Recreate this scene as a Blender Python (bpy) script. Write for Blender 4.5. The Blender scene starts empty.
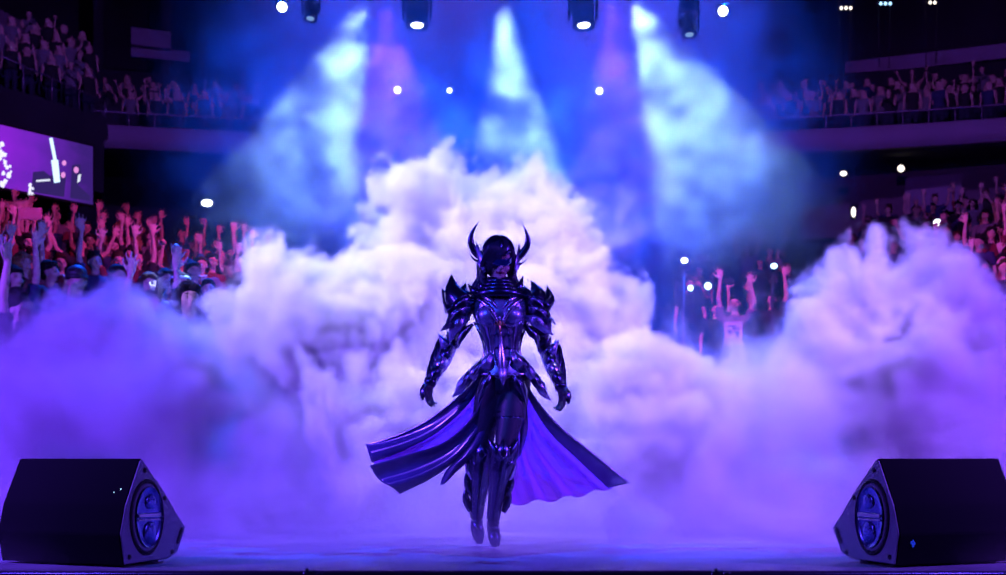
import bpy, bmesh, math, random
from mathutils import Vector, Matrix, Quaternion
V = Vector
scn = bpy.context.scene
C = scn.collection
rnd = random.Random(11)
# ------------------------------------------------------------------ camera
FP, HY, CZ = 1200.0, 455.0, 0.54        # focal length in px, horizon row, eye height over the stage floor
def P(px, py, Y): return V(((px-503)*Y/FP, Y, CZ+(HY-py)*Y/FP))
cam = bpy.data.cameras.new('camera'); co = bpy.data.objects.new('camera', cam); C.objects.link(co)
co.location = (0, 0, CZ); co.rotation_euler = (math.pi/2, 0, 0)
cam.lens = FP/1006*36; cam.sensor_width = 36; cam.sensor_fit = 'HORIZONTAL'; cam.shift_y = (HY-287.5)/1006
cam.clip_end = 300
cam.dof.use_dof = True; cam.dof.focus_distance = 7.0; cam.dof.aperture_fstop = 3.2
scn.camera = co
vs = scn.view_settings
vs.view_transform = 'Standard'; vs.look = 'None'; vs.exposure = 0; vs.gamma = 1; vs.use_curve_mapping = False
w = bpy.data.worlds.new('world'); scn.world = w; w.use_nodes = True
w.node_tree.nodes['Background'].inputs[0].default_value = (.25, .12, 1, 1)
w.node_tree.nodes['Background'].inputs[1].default_value = .006

# ------------------------------------------------------------------ node helper / materials
class NT:
    def __init__(s, t): s.t = t
    def n(s, ty, ins=None, **k):
        n = s.t.nodes.new(ty)
        for a, b in k.items(): setattr(n, a, b)
        for i, v in (ins or {}).items():
            if isinstance(v, bpy.types.NodeSocket): s.t.links.new(v, n.inputs[i])
            else: n.inputs[i].default_value = v
        return n
    def m(s, op, a, b=None, c=None, clamp=False):
        d = {0: a}
        if b is not None: d[1] = b
        if c is not None: d[2] = c
        return s.n('ShaderNodeMath', d, operation=op, use_clamp=clamp).outputs[0]
    def v(s, op, a, b): return s.n('ShaderNodeVectorMath', {0: a, 1: b}, operation=op).outputs[0]

def mat(name, col, rough=.6, metal=0, emit=None, es=1, noise=0, nscale=8, bump=0, translucent=0, coat=0, spec=.5):
    m = bpy.data.materials.new(name); m.use_nodes = True; t = m.node_tree; g = NT(t)
    b = t.nodes['Principled BSDF']
    b.inputs['Base Color'].default_value = (*col, 1); b.inputs['Roughness'].default_value = rough
    b.inputs['Metallic'].default_value = metal; b.inputs['Coat Weight'].default_value = coat
    b.inputs['Specular IOR Level'].default_value = spec
    tc = g.n('ShaderNodeTexCoord').outputs['Object']
    nz = g.n('ShaderNodeTexNoise', {'Vector': tc, 'Scale': nscale, 'Detail': 4})
    if noise:
        r = g.n('ShaderNodeValToRGB', {0: nz.outputs[0]})
        r.color_ramp.elements[0].position = .3; r.color_ramp.elements[1].position = .7
        r.color_ramp.elements[0].color = (*[c*(1-noise) for c in col], 1)
        r.color_ramp.elements[1].color = (*[min(1, c*(1+noise)) for c in col], 1)
        t.links.new(r.outputs[0], b.inputs['Base Color'])
    if bump:
        bm_ = g.n('ShaderNodeBump', {'Strength': bump, 'Height': nz.outputs[0]})
        t.links.new(bm_.outputs[0], b.inputs['Normal'])
    if emit:
        b.inputs['Emission Color'].default_value = (*emit, 1); b.inputs['Emission Strength'].default_value = es
    if translucent:
        tr = g.n('ShaderNodeBsdfTranslucent', {'Color': (*col, 1)})
        mx = g.n('ShaderNodeMixShader', {0: translucent, 1: b.outputs[0], 2: tr.outputs[0]})
        t.links.new(mx.outputs[0], t.nodes['Material Output'].inputs['Surface'])
    return m

# ------------------------------------------------------------------ object helpers
def tag(o, label=None, cat=None, group=None, kind=None):
    if label: o['label'] = label
    if cat: o['category'] = cat
    if group: o['group'] = group
    if kind: o['kind'] = kind
    return o
def empty(name, loc=(0, 0, 0), rz=0, parent=None):
    o = bpy.data.objects.new(name, None); C.objects.link(o); o.location = loc; o.rotation_euler = (0, 0, rz)
    o.empty_display_size = .1
    if parent: o.parent = parent
    return o
def mesh_obj(name, me, parent=None, loc=None):
    o = bpy.data.objects.new(name, me); C.objects.link(o)
    if parent: o.parent = parent
    if loc is not None: o.location = loc
    return o

def basis(d, up=V((0, 0, 1))):
    d = d.normalized()
    s = d.cross(up)
    if s.length < 1e-4: s = d.cross(V((0, 1, 0)))
    s.normalize(); return s, s.cross(d).normalized(), d     # side, up', along
def smoothpath(pts, k=4):
    """Catmull-Rom through a list of tuples of floats / Vectors"""
    n = len(pts)
    if n < 3: return [V(p) for p in pts]
    pp = [V(p) for p in pts]; out = []
    for i in range(n-1):
        p0 = pp[max(0, i-1)]; p1 = pp[i]; p2 = pp[i+1]; p3 = pp[min(n-1, i+2)]
        for j in range(k):
            t = j/k; t2 = t*t; t3 = t2*t
            out.append(.5*((2*p1)+(p2-p0)*t+(2*p0-5*p1+4*p2-p3)*t2+(3*p1-p0-3*p2+p3)*t3))
    out.append(pp[-1]); return out

class MB:
    def __init__(s): s.bm = bmesh.new(); s.mi = 0
    def face(s, vs_):
        try:
            f = s.bm.faces.new(vs_); f.material_index = s.mi; f.smooth = True; return f
        except ValueError: return None
    def ell(s, c, r, rot=None, seg=16, rings=10):
        M = Matrix.Translation(V(c)) @ ((rot.to_4x4()) if rot is not None else Matrix.Identity(4)) @ Matrix.Diagonal((*(r if hasattr(r, '__len__') else (r, r, r)), 1))
        r_ = bmesh.ops.create_uvsphere(s.bm, u_segments=seg, v_segments=rings, radius=1, matrix=M)
        for f in {f for v in r_['verts'] for f in v.link_faces}: f.material_index = s.mi; f.smooth = True
    def tube(s, pts, rad, seg=10, k=4, ref=None, flat=None, cap=True):
        """tapering tube; rad: floats or (side, up) pairs per point"""
        n = len(pts)
        rr = [r if hasattr(r, '__len__') else (r, r) for r in (rad if hasattr(rad, '__len__') else [rad]*n)]
        pr = smoothpath([(*p, 0) if False else V(p) for p in pts], k) if n > 2 and k > 1 else [V(p) for p in pts]
        q = smoothpath([V((a, b, 0)) for a, b in rr], k) if n > 2 and k > 1 else [V((a, b, 0)) for a, b in rr]
        m = len(pr); rings = []
        upv = V(ref) if ref is not None else V((0, 0, 1))
        for i in range(m):
            d = (pr[min(m-1, i+1)]-pr[max(0, i-1)])
            a, b, _ = basis(d, upv)
            rings.append([s.bm.verts.new(pr[i]+a*q[i][0]*math.cos(2*math.pi*j/seg)+b*q[i][1]*math.sin(2*math.pi*j/seg)) for j in range(seg)])
        for i in range(m-1):
            for j in range(seg):
                s.face([rings[i][j], rings[i][(j+1) % seg], rings[i+1][(j+1) % seg], rings[i+1][j]])
        if cap:
            s.face(rings[0][::-1]); s.face(rings[-1])
    def box(s, c, size, rot=None, bev=0):
        M = Matrix.Translation(V(c)) @ (rot.to_4x4() if rot is not None else Matrix.Identity(4)) @ Matrix.Diagonal((*size, 1))
        r_ = bmesh.ops.create_cube(s.bm, size=1, matrix=M)
        fs = {f for v in r_['verts'] for f in v.link_faces}
        for f in fs: f.material_index = s.mi
        if bev:
            es = list({e for v in r_['verts'] for e in v.link_edges})
            bmesh.ops.bevel(s.bm, geom=es, offset=bev, segments=2, profile=.5, affect='EDGES', material=s.mi)
    def prism(s, poly, a, b, smooth=False):
        """poly: list of 3D points at one end; a: Vector offset to the other end"""
        p0 = [s.bm.verts.new(V(p)) for p in poly]; p1 = [s.bm.verts.new(V(p)+V(a)) for p in poly]
        n = len(poly); fs = [s.face(p0[::-1]), s.face(p1)]
        for i in range(n): fs.append(s.face([p0[i], p0[(i+1) % n], p1[(i+1) % n], p1[i]]))
        for f in fs:
            if f: f.smooth = smooth
        return fs
    def leaf(s, pts, wid, nrm, thick=.006, arch=.25, k=4, seg=6):
        """a plate/spike following pts with half-widths wid, arched towards nrm, closed with thickness"""
        n = len(pts); pr = smoothpath(pts, k) if n > 2 else [V(p) for p in pts]
        ww = smoothpath([V((x, 0, 0)) for x in wid], k) if n > 2 else [V((x, 0, 0)) for x in wid]
        m = len(pr); top = []; bot = []
        for i in range(m):
            d = (pr[min(m-1, i+1)]-pr[max(0, i-1)]).normalized(); N = V(nrm); N = (N-d*N.dot(d)).normalized(); sd = d.cross(N)
            wv = max(ww[i][0], .0008); T = []; Bt = []
            for j in range(seg+1):
                u = -1+2*j/seg; h = arch*wv*(1-abs(u)**1.3)*1.6; th = thick*(1-.75*u*u)
                T.append(s.bm.verts.new(pr[i]+sd*wv*u+N*(h+th/2))); Bt.append(s.bm.verts.new(pr[i]+sd*wv*u+N*(h-th/2)))
            top.append(T); bot.append(Bt)
        for i in range(m-1):
            for j in range(seg):
                s.face([top[i][j], top[i][j+1], top[i+1][j+1], top[i+1][j]])
                s.face([bot[i][j+1], bot[i][j], bot[i+1][j], bot[i+1][j+1]])
            s.face([bot[i][0], top[i][0], top[i+1][0], bot[i+1][0]]); s.face([top[i][seg], bot[i][seg], bot[i+1][seg], top[i+1][seg]])
        s.face(top[0][::-1]+bot[0]); s.face(top[-1]+bot[-1][::-1])
    def sheet(s, fn, nu, nv, thick=.004):
        g = [[V(fn(i/nu, j/nv)) for j in range(nv+1)] for i in range(nu+1)]
        A = []; Bt = []
        for i in range(nu+1):
            ra = []; rb = []
            for j in range(nv+1):
                du = g[min(nu, i+1)][j]-g[max(0, i-1)][j]; dv = g[i][min(nv, j+1)]-g[i][max(0, j-1)]
                n = du.cross(dv); n = n.normalized() if n.length > 1e-9 else V((0, -1, 0))
                ra.append(s.bm.verts.new(g[i][j]+n*thick/2)); rb.append(s.bm.verts.new(g[i][j]-n*thick/2))
            A.append(ra); Bt.append(rb)
        for i in range(nu):
            for j in range(nv):
                s.face([A[i][j], A[i+1][j], A[i+1][j+1], A[i][j+1]]); s.face([Bt[i][j+1], Bt[i+1][j+1], Bt[i+1][j], Bt[i][j]])
            s.face([A[i][0], Bt[i][0], Bt[i+1][0], A[i+1][0]]); s.face([A[i+1][nv], Bt[i+1][nv], Bt[i][nv], A[i][nv]])
        for j in range(nv):
            s.face([A[0][j+1], Bt[0][j+1], Bt[0][j], A[0][j]]); s.face([A[nu][j], Bt[nu][j], Bt[nu][j+1], A[nu][j+1]])
    def lathe(s, prof, M, seg=20, smooth=True):
        """prof: (radius, z) pairs around the local z axis of matrix M"""
        rings = []
        for r, z in prof:
            rings.append([s.bm.verts.new(M @ V((r*math.cos(2*math.pi*j/seg), r*math.sin(2*math.pi*j/seg), z))) for j in range(seg)])
        for i in range(len(prof)-1):
            for j in range(seg): s.face([rings[i][j], rings[i][(j+1) % seg], rings[i+1][(j+1) % seg], rings[i+1][j]])
        s.face(rings[0][::-1]); s.face(rings[-1])
    def mesh(s, name, *mats):
        me = bpy.data.meshes.new(name); bmesh.ops.recalc_face_normals(s.bm, faces=s.bm.faces); s.bm.to_mesh(me); s.bm.free()
        for m in mats: me.materials.append(m)
        return me
    def obj(s, name, mats, parent=None, loc=None):
        return mesh_obj(name, s.mesh(name, *(mats if isinstance(mats, (list, tuple)) else [mats])), parent, loc)
    def remeshed(s, name, mats, voxel=.012, smooth=4, dec=None):
        me = s.mesh(name+'_raw'); o = bpy.data.objects.new(name, me); C.objects.link(o)
        r = o.modifiers.new('r', 'REMESH'); r.mode = 'VOXEL'; r.voxel_size = voxel; r.use_smooth_shade = True
        if smooth:
            q = o.modifiers.new('s', 'SMOOTH'); q.factor = .5; q.iterations = smooth
        if dec:
            q = o.modifiers.new('d', 'DECIMATE'); q.ratio = dec
        dg = bpy.context.evaluated_depsgraph_get(); res = bpy.data.meshes.new_from_object(o.evaluated_get(dg), depsgraph=dg)
        bpy.data.objects.remove(o); bpy.data.meshes.remove(me)
        res.name = name; res.materials.clear()
        for m in (mats if isinstance(mats, (list, tuple)) else [mats]): res.materials.append(m)
        for p in res.polygons: p.use_smooth = True; p.material_index = 0
        return res

# ------------------------------------------------------------------ materials
M = {}
M['black'] = mat('black_rubber', (.012, .012, .016), .6)
M['speaker'] = mat('speaker_paint', (.005, .005, .008), .8, bump=.1, nscale=150, spec=.1)
M['baffle'] = mat('speaker_baffle', (.32, .32, .45), .5, bump=.1, nscale=120)
M['dish'] = mat('horn_dish', (.12, .16, .5), .22, .8)
M['chrome'] = mat('brushed_bar', (.5, .5, .6), .25, .9)
M['stage'] = mat('stage_floor_paint', (.36, .34, .42), .5, noise=.3, nscale=3)
M['fascia'] = mat('stage_fascia', (.01, .01, .015), .5)
M['pipe'] = mat('rail_metal', (.1, .12, .2), .3, .9)
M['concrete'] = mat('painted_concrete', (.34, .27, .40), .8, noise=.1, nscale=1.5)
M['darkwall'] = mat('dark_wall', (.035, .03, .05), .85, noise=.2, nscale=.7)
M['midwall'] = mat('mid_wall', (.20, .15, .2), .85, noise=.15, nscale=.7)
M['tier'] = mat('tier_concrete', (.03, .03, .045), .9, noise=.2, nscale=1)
M['railing'] = mat('railing_metal', (.35, .3, .45), .4, .6)
M['fixture'] = mat('fixture_black', (.02, .02, .03), .4, .2)
def emis(name, col, s): return mat(name, (.02, .02, .02), .4, emit=col, es=s)
M['lens_white'] = emis('lens_white', (.75, .88, 1), 7)
M['lens_dim'] = emis('lens_dim', (.35, .65, 1), .5)
M['lens_blue'] = emis('lens_blue', (.35, .65, 1), 2.5)
M['lamp_warm'] = emis('lamp_warm', (1, .85, .75), 2.5)
M['phone_glow'] = emis('phone_flash', (.45, .8, 1), 4)

# ------------------------------------------------------------------ stage
def struct(o): o['kind'] = 'structure'; return o
b = MB(); b.box((0, 10.3, -.05), (16, 9.4, .1)); struct(b.obj('floor', M['stage']))
b = MB(); b.box((0, 5.63, -.56), (16, .06, .92)); struct(b.obj('trim_1', M['fascia']))
b = MB(); b.box((0, 21, -1.06), (60, 60, .08)); struct(b.obj('floor_arena', M['tier']))
t = empty('edge_rail', (0, 5.6, -.1))
tag(t, 'slim dark metal pipe rail running along the front edge of the stage', 'rail')
b = MB(); b.tube([(-7, 0, .082), (7, 0, .082)], .012, seg=12); b.obj('pipe', M['pipe'], t)
for px in (310, 718):
    X = (px-503)*5.6/FP
    b = MB(); b.tube([(X-.035, 0, .082), (X-.02, 0, .082), (X+.02, 0, .082), (X+.035, 0, .082)], [.014, .019, .019, .014], seg=12, k=1)
    b.box((X-.012, -.004, .105), (.014, .02, .018), bev=.003); b.box((X+.02, -.006, .1), (.01, .02, .012), bev=.003)
    b.tube([(X+.03, -.01, .09), (X+.06, -.012, .086)], .005, seg=8); b.obj('clamp', M['pipe'], t)
for X in (-6.6, -4, -2.1, 0, 2.1, 4, 6.6):
    b = MB(); b.box((X, .0, .035), (.03, .03, .07), bev=.004); b.obj('bracket', M['fascia'], t)

# monitors: a prism whose six-sided end looks across the stage
def speaker(mir, X0, Y0, label, dots):
    th = math.radians(22)*mir
    root = empty('stage_monitor', (X0, Y0, 0))
    tag(root, label, 'speaker')
    root.rotation_euler = (0, 0, -th)
    W, Hh, D = .76, .52, .50
    s = mir                                              # local +x*s points to the stage middle
    prof = [(.02, .0), (-.008, .16), (.03, .30), (.14, .52), (.155, .523), (.32, .36), (.42, .245), (.50, .165), (.43, .03), (.36, .006)]
    z0 = .012
    b = MB(); b.mi = 0
    fs = b.prism([(-s*.008, y, z+z0*(z < .1)) for y, z in prof], (-s*(W-.008), 0, 0), 0)
    es = [e for e in b.bm.edges]
    bmesh.ops.bevel(b.bm, geom=es, offset=.004, segments=2, affect='EDGES')
    b.obj('cabinet', M['speaker'], root)
    # end baffle, a slightly smaller panel
    cy, cz = .19, .23
    b = MB(); b.prism([(0, cy+(y-cy)*.975, cz+(z+z0*(z < .1)-cz)*.975) for y, z in prof], (-s*.012, 0, 0), 0)
    bmesh.ops.bevel(b.bm, geom=list(b.bm.edges), offset=.002, segments=1, affect='EDGES')
    b.obj('end_baffle', M['baffle'], root)
    # elliptical horn
    ec = V((0, .185, .235)); ry, rz = .115, .168
    def ring(r0, r1, x0, x1, mt, nm, par):
        q = MB(); n = 48; A = []
        for (r, x) in ((r0, x0), ((r0+r1)/2, x1), (r1, x0)):
            A.append([q.bm.verts.new((s*x, ec.y+ry*r*math.cos(2*math.pi*j/n), ec.z+rz*r*math.sin(2*math.pi*j/n))) for j in range(n)])
        A.append([q.bm.verts.new((-s*.004, v.co.y, v.co.z)) for v in A[2]]); A.append([q.bm.verts.new((-s*.004, v.co.y, v.co.z)) for v in A[0]])
        for i in range(5):
            for j in range(n): q.face([A[i][j], A[i][(j+1) % n], A[(i+1) % 5][(j+1) % n], A[(i+1) % 5][j]])
        return q.obj(nm, mt, par)
    horn = ring(1.0, 1.12, .001, .008, M['black'], 'horn', root)
    ring(.86, 1.0, .002, .013, M['baffle'], 'horn_rim', horn)
    q = MB(); n = 40; rings = []
    for r, x in ((.88, .004), (.8, -.012), (.6, -.03), (.35, -.04), (.12, -.043)):
        rings.append([q.bm.verts.new((s*(x+.016), ec.y+ry*r*math.cos(2*math.pi*j/n), ec.z+rz*r*math.sin(2*math.pi*j/n))) for j in range(n)])
    # shallow dish sitting just proud of the panel
    for i in range(4):
        for v in rings[i+1]: v.co.x = s*(.0135-.0025*(i+1)**.5*1.0)
        for j in range(n): q.face([rings[i][j], rings[i][(j+1) % n], rings[i+1][(j+1) % n], rings[i+1][j]])
    q.face(rings[-1]); q.obj('dish', M['dish'], horn)
    q = MB(); q.ell((s*.010, ec.y+.01, ec.z-.075), (.012, .052, .055)); q.obj('driver', M['dish'], horn)
    q = MB(); q.ell((s*.010, ec.y+.015, ec.z+.075), (.01, .045, .038)); q.obj('driver', M['dish'], horn)
    q = MB(); q.box((s*.016, ec.y, ec.z+.01), (.014, .17, .022), bev=.004); q.box((s*.016, ec.y, ec.z-.012), (.01, .165, .01), bev=.003); q.obj('cross_bar', M['chrome'], horn)
    for y, z in ((.055, .05), (.17, .465), (.32, .325), (.38, .05)):
        Mx = Matrix.Translation((s*.0, y, z)) @ Matrix.Rotation(math.pi/2*s, 4, 'Y')
        q = MB(); q.lathe([(.012, -.002), (.012, .003), (.008, .005), (.006, .002)], Mx, 14); q.obj('bolt', M['black'], root)
    q = MB(); q.box((s*.002, .44, .13), (.012, .018, .085), rot=Matrix.Rotation(math.radians(-28), 3, 'X'), bev=.004); q.obj('handle_slot', M['black'], root)
    for x, y in ((-.07, .08), (-.58, .08), (-.07, .28), (-.58, .28)):
        q = MB(); q.box((s*x, y, .008), (.09, .05, .016), bev=.003); q.obj('foot', M['black'], root)
    if dots:
        for (x, z, r) in ((-.06, .375, .0035), (-.095, .36, .0025)):
            q = MB(); yy = .03+(z-.30)/.22*.12-.003; q.ell((s*x, yy, z), r, seg=8, rings=6); q.obj('indicator_lamp', M['lens_blue'], root)
    else:
        q = MB()
        for dx, dz in ((-.008, 0), (0, .012), (.007, -.004), (0, -.014)): q.ell((s*(-.09)+dx, -.0035+.0, .12+dz), (.007, .0018, .009), seg=10, rings=6)
        q.obj('badge', mat('badge_blue', (.02, .08, .6), .4, emit=(.02, .1, 1), es=.25), root, (0, .002, 0))
    return root
speaker(1, -1.815, 5.71, 'black wedge stage monitor with two tiny lamps on its face', True)
speaker(-1, 1.878, 5.71, 'black wedge stage monitor with a small blue badge low on its face', False)

# ------------------------------------------------------------------ arena shell
def arc_pts(r, a0, a1, n, cy=0.0):
    return [(r*math.sin(math.radians(a0+(a1-a0)*i/n)), cy+r*math.cos(math.radians(a0+(a1-a0)*i/n))) for i in range(n+1)]
def TL(X, Y): return .28+.2*(math.hypot(X, Y)-10.7)+.10*max(0, -X-6)
def TR(X, Y): return .22*(math.hypot(X, Y)-13)+.12*max(0, X-4)
def tiers(name, T, r0, r1, dr, a0, a1):
    b = MB(); n = 24; r = r0
    while r < r1:
        A = arc_pts(r-dr*.5, a0, a1, n); B2 = arc_pts(r+dr*.5, a0, a1, n); R0 = arc_pts(r, a0, a1, n)
        rows = []
        for (x0, y0), (x1, y1), (xm, ym) in zip(A, B2, R0):
            z = T(xm, ym); rows.append([b.bm.verts.new(p) for p in ((x0, y0, -1.02), (x0, y0, z), (x1, y1, z), (x1, y1, -1.02))])
        for i in range(n):
            for j in range(3):
                f = b.face([rows[i][j], rows[i+1][j], rows[i+1][j+1], rows[i][j+1]])
                if f: f.smooth = False
        for e in (rows[0], rows[-1]): b.face(e)
        r += dr
    return struct(b.obj(name, M['tier']))
DRL, DRR = 1.0, 1.0
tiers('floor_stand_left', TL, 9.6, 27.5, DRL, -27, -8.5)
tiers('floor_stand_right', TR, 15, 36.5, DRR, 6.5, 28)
# great curved back wall, ceiling
def curved_wall(name, r, cy, a0, a1, z0, z1, mt, th=.4, n=32):
    b = MB(); A = arc_pts(r, a0, a1, n, cy); B2 = arc_pts(r+th, a0, a1, n, cy); rows = []
    for (x0, y0), (x1, y1) in zip(A, B2): rows.append([b.bm.verts.new(p) for p in ((x0, y0, z0), (x0, y0, z1), (x1, y1, z1), (x1, y1, z0))])
    for i in range(n):
        for j in range(4): b.face([rows[i][j], rows[i+1][j], rows[i+1][(j+1) % 4], rows[i][(j+1) % 4]])
    b.face(rows[0]); b.face(rows[-1][::-1])
    return struct(b.obj(name, mt))
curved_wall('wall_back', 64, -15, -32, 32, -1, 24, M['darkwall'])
b = MB(); b.box((0, 28, 21), (70, 60, .3)); struct(b.obj('ceiling', M['darkwall']))
# balconies : ring of radius 53 about (0,-15)
BR, BC = 53.0, -15.0
def deg(x): return x
def balc(side, a0, a1):
    s = 'left' if a0 < 0 else 'right'
    curved_wall('trim_2' if s == 'left' else 'trim_3', BR, BC, a0, a1, 9.93, 10.62, M['concrete'], .25)          # parapet
    curved_wall('floor_balcony_'+s, BR+.25, BC, a0, a1, 10.0, 10.3, M['tier'], 2.0)
    for k in range(1, 4):
        curved_wall('floor_balcony_'+s+'_step', BR+1.3+k*1.0, BC, a0, a1, 10.0, 10.3+.5*k, M['tier'], 1.0)
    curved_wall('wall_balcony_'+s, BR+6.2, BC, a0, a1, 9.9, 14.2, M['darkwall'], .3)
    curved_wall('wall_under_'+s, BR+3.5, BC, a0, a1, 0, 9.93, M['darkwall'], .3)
    # railing
    root = empty('balcony_railing', (0, BC, 10.62))
    tag(root, f'thin metal railing along the top of the {s} balcony parapet', 'railing')
    n = 40; pts = [(x, y, .42) for x, y in arc_pts(BR+.1, a0, a1, n)]
    b = MB(); b.tube(pts, .028, seg=6, k=1); b.obj('handrail', M['railing'], root)
    m = 14
    for i in range(m+1):
        x, y = arc_pts(BR+.1, a0, a1, m)[i]
        b = MB(); b.tube([(x, y, 0), (x, y, .42)], .022, seg=6); b.obj('post', M['railing'], root)
balc('l', -19.0, -7.6)
balc('r', 7.6, 19.0)
# left corner block : the balcony steps nearer over the screen
def quadwall(name, p0, p1, z0, z1, th, mt):
    b = MB(); d = (V((*p1, 0))-V((*p0, 0))).normalized(); n = V((-d.y, d.x, 0))*th
    poly = [V((*p0, z0)), V((*p1, z0)), V((*p1, z0))+n, V((*p0, z0))+n]
    b.prism(poly, (0, 0, z1-z0), 0); return struct(b.obj(name, mt))
A0 = P(-40, 100, 31.5); A1 = P(104, 100, 35.6)
quadwall('wall_left', (A0.x, A0.y), (A1.x, A1.y), 8.3, 10.55, .35, M['tier'])
quadwall('floor_balcony_corner', (A0.x, A0.y+.36), (A1.x, A1.y+.36), 10.0, 10.3, 3.5, M['tier'])
root = empty('balcony_railing', (0, 0, 10.55)); tag(root, 'thin sloping railing of the balcony corner above the lit screen', 'railing')
b = MB(); b.tube([(A0.x, A0.y+.1, .95), (A1.x, A1.y+.1, .5)], .028, seg=6); b.obj('handrail', M['railing'], root)
for i in range(6):
    f = i/5; p = A0.lerp(A1, f); b = MB(); b.tube([(p.x, p.y+.1, 0), (p.x, p.y+.1, .95-.45*f)], .022, seg=6); b.obj('post', M['railing'], root)
# pale bulkhead panels high on the walls
def panel(name, px0, px1, py0, py1, Y0, Y1, mt, th=.3):
    a = P(px0, py0, Y0); c = P(px1, py0, Y1); zt = a.z; zb = P(px0, py1, Y0).z
    return quadwall(name, (a.x, a.y), (c.x, c.y), zb, zt, th, mt)
panel('wall_bulkhead_left', 131, 171, 27, 44, 43, 43.5, M['concrete'])
panel('wall_bulkhead_left_low', 131, 190, 45, 56, 43.3, 44, M['concrete'])
panel('wall_bulkhead_corner', -30, 44, -8, 22, 35, 38.5, M['midwall'])
panel('wall_bulkhead_right', 845, 1040, 62, 76, 45.5, 43, M['concrete'])
panel('wall_right', 846, 1040, 80, 94, 45.5, 43, M['concrete'])
panel('wall_concourse', 800, 1040, 160, 240, 40.5, 38.0, M['midwall'])
panel('wall_concourse_pale', 905, 962, 178, 214, 39.0, 38.4, M['concrete'])
for i, px in enumerate((100, 168, 205)):
    a = P(px, 0, 44); b = MB(); b.box((a.x, 44, 15), (.35, .35, 8)); struct(b.obj('column_'+str(i+1), M['darkwall']))

# ------------------------------------------------------------------ LED screen under the left balcony
SA = P(-30, 125, 27.4); SB = P(93, 147, 30.0); sd = (SB-SA); sd.z = 0; Ls = sd.length; sd.normalize()
root = empty('led_screen', (SA.x, SA.y, 6.80)); root.rotation_euler = (0, 0, math.atan2(sd.y, sd.x))
tag(root, 'large lit purple video screen hung below the left balcony', 'screen')
sh = 1.45
b = MB(); b.box((Ls/2, .1, sh/2), (Ls+.12, .16, sh+.12), bev=.02); b.obj('casing', M['fixture'], root)
def artmat(n, c, s): return mat(n, (.01, .01, .01), .5, emit=c, es=s)
sm = bpy.data.materials.new('screen_picture'); sm.use_nodes = True; g = NT(sm.node_tree); bs = sm.node_tree.nodes['Principled BSDF']
tc = g.n('ShaderNodeTexCoord').outputs['Object']; nz = g.n('ShaderNodeTexNoise', {'Vector': tc, 'Scale': 1.6, 'Detail': 3})
sx = g.n('ShaderNodeSeparateXYZ', {0: tc}).outputs[0]
k = g.m('ADD', g.m('MULTIPLY', nz.outputs[0], .5), g.n('ShaderNodeMapRange', {0: sx, 1: Ls*.25, 2: Ls, 3: 0, 4: .75}).outputs[0])
cr = g.n('ShaderNodeValToRGB', {0: k}); cr.color_ramp.elements[0].color = (.30, .02, .80, 1); cr.color_ramp.elements[0].position = .2
cr.color_ramp.elements[1].color = (.05, .015, .22, 1); cr.color_ramp.elements[1].position = .95
e2 = cr.color_ramp.elements.new(.55); e2.color = (.16, .02, .55, 1)
sm.node_tree.links.new(cr.outputs[0], bs.inputs['Emission Color']); bs.inputs['Emission Strength'].default_value = .85; bs.inputs['Base Color'].default_value = (.01, .01, .01, 1)
b = MB(); b.box((Ls/2, .012, sh/2), (Ls, .012, sh)); b.obj('display', sm, root)
def flat(b, poly, y=-.002):
    vs0 = [b.bm.verts.new((x, y, z)) for x, z in poly]; f = b.face(vs0); f.smooth = False
def sx_(px, py):            # screen pixel of the photo -> local coordinates on the screen
    f = (px+30)/123.0; Yp = 27.4+2.6*f; f2 = f*27.4/(27.4+2.6*f)*1.0
    Xw = (px-503)/FP; # intersect the ray with the screen plane
    den = sd.x-Xw*sd.y; s_ = (Xw*SA.y-SA.x)/den; Yw = SA.y+sd.y*s_
    return s_, CZ+(HY-py)*Yw/FP-6.80
b = MB()
r9 = random.Random(5)
for cx, cy_, n, rx, ry in ((2, 150, 9, 3, 9), (5, 168, 10, 6, 9), (3, 184, 5, 4, 4), (30, 186, 4, 3, 3)):
    for q in range(n):
        x, y = cx+r9.uniform(-rx, rx), cy_+r9.uniform(-ry, ry); a = r9.random()*6; w_ = r9.uniform(1, 2.6); n5 = r9.randint(4, 6)
        flat(b, [sx_(x+w_*math.cos(a+6.283*i/n5)*r9.uniform(.6, 1.3), y+w_*1.2*math.sin(a+6.283*i/n5)) for i in range(n5)], -.002-.0004*q)
flat(b, [sx_(29, 187), sx_(28, 195), sx_(34, 195), sx_(32, 186)])
b.obj('pale_figure', artmat('art_pale', (.75, .75, 1), 1.3), root)
b = MB(); flat(b, [sx_(49, 138), sx_(52.5, 138), sx_(59, 172), sx_(56, 173)], -.004); flat(b, [sx_(51, 160), sx_(58, 160), sx_(60, 182), sx_(54, 183)], -.006)
b.obj('light_shaft', artmat('art_shaft', (.55, .75, 1), 1.6), root)
b = MB()
for poly in ([(33, 172), (44, 171), (50, 176), (60, 172), (66, 176), (64, 197), (50, 195), (31, 192)], [(72, 165), (80, 164), (82, 176), (78, 185), (90, 196), (90, 201), (70, 198)]):
    flat(b, [sx_(*p) for p in poly], -.003)
b.obj('dark_figures', artmat('art_dark', (.03, .015, .13), 1), root)
b = MB()
for cx, cy_, r_ in ((64, 163, 2.2), (76, 170, 2.6), (63, 175, 2.4)):
    flat(b, [sx_(cx+r_*math.cos(i*.785), cy_+r_*1.3*math.sin(i*.785)) for i in range(8)], -.008)
b.obj('pink_highlights', artmat('art_pink', (.85, .3, .8), 1), root)
b = MB()
for poly in ([(36, 180), (50, 179), (50, 181), (36, 182)], [(78, 175), (81, 174), (80, 181), (77, 183)]):
    flat(b, [sx_(*p) for p in poly], -.007)
b.obj('white_highlights', artmat('art_white', (.8, .85, 1), 1), root)
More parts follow.
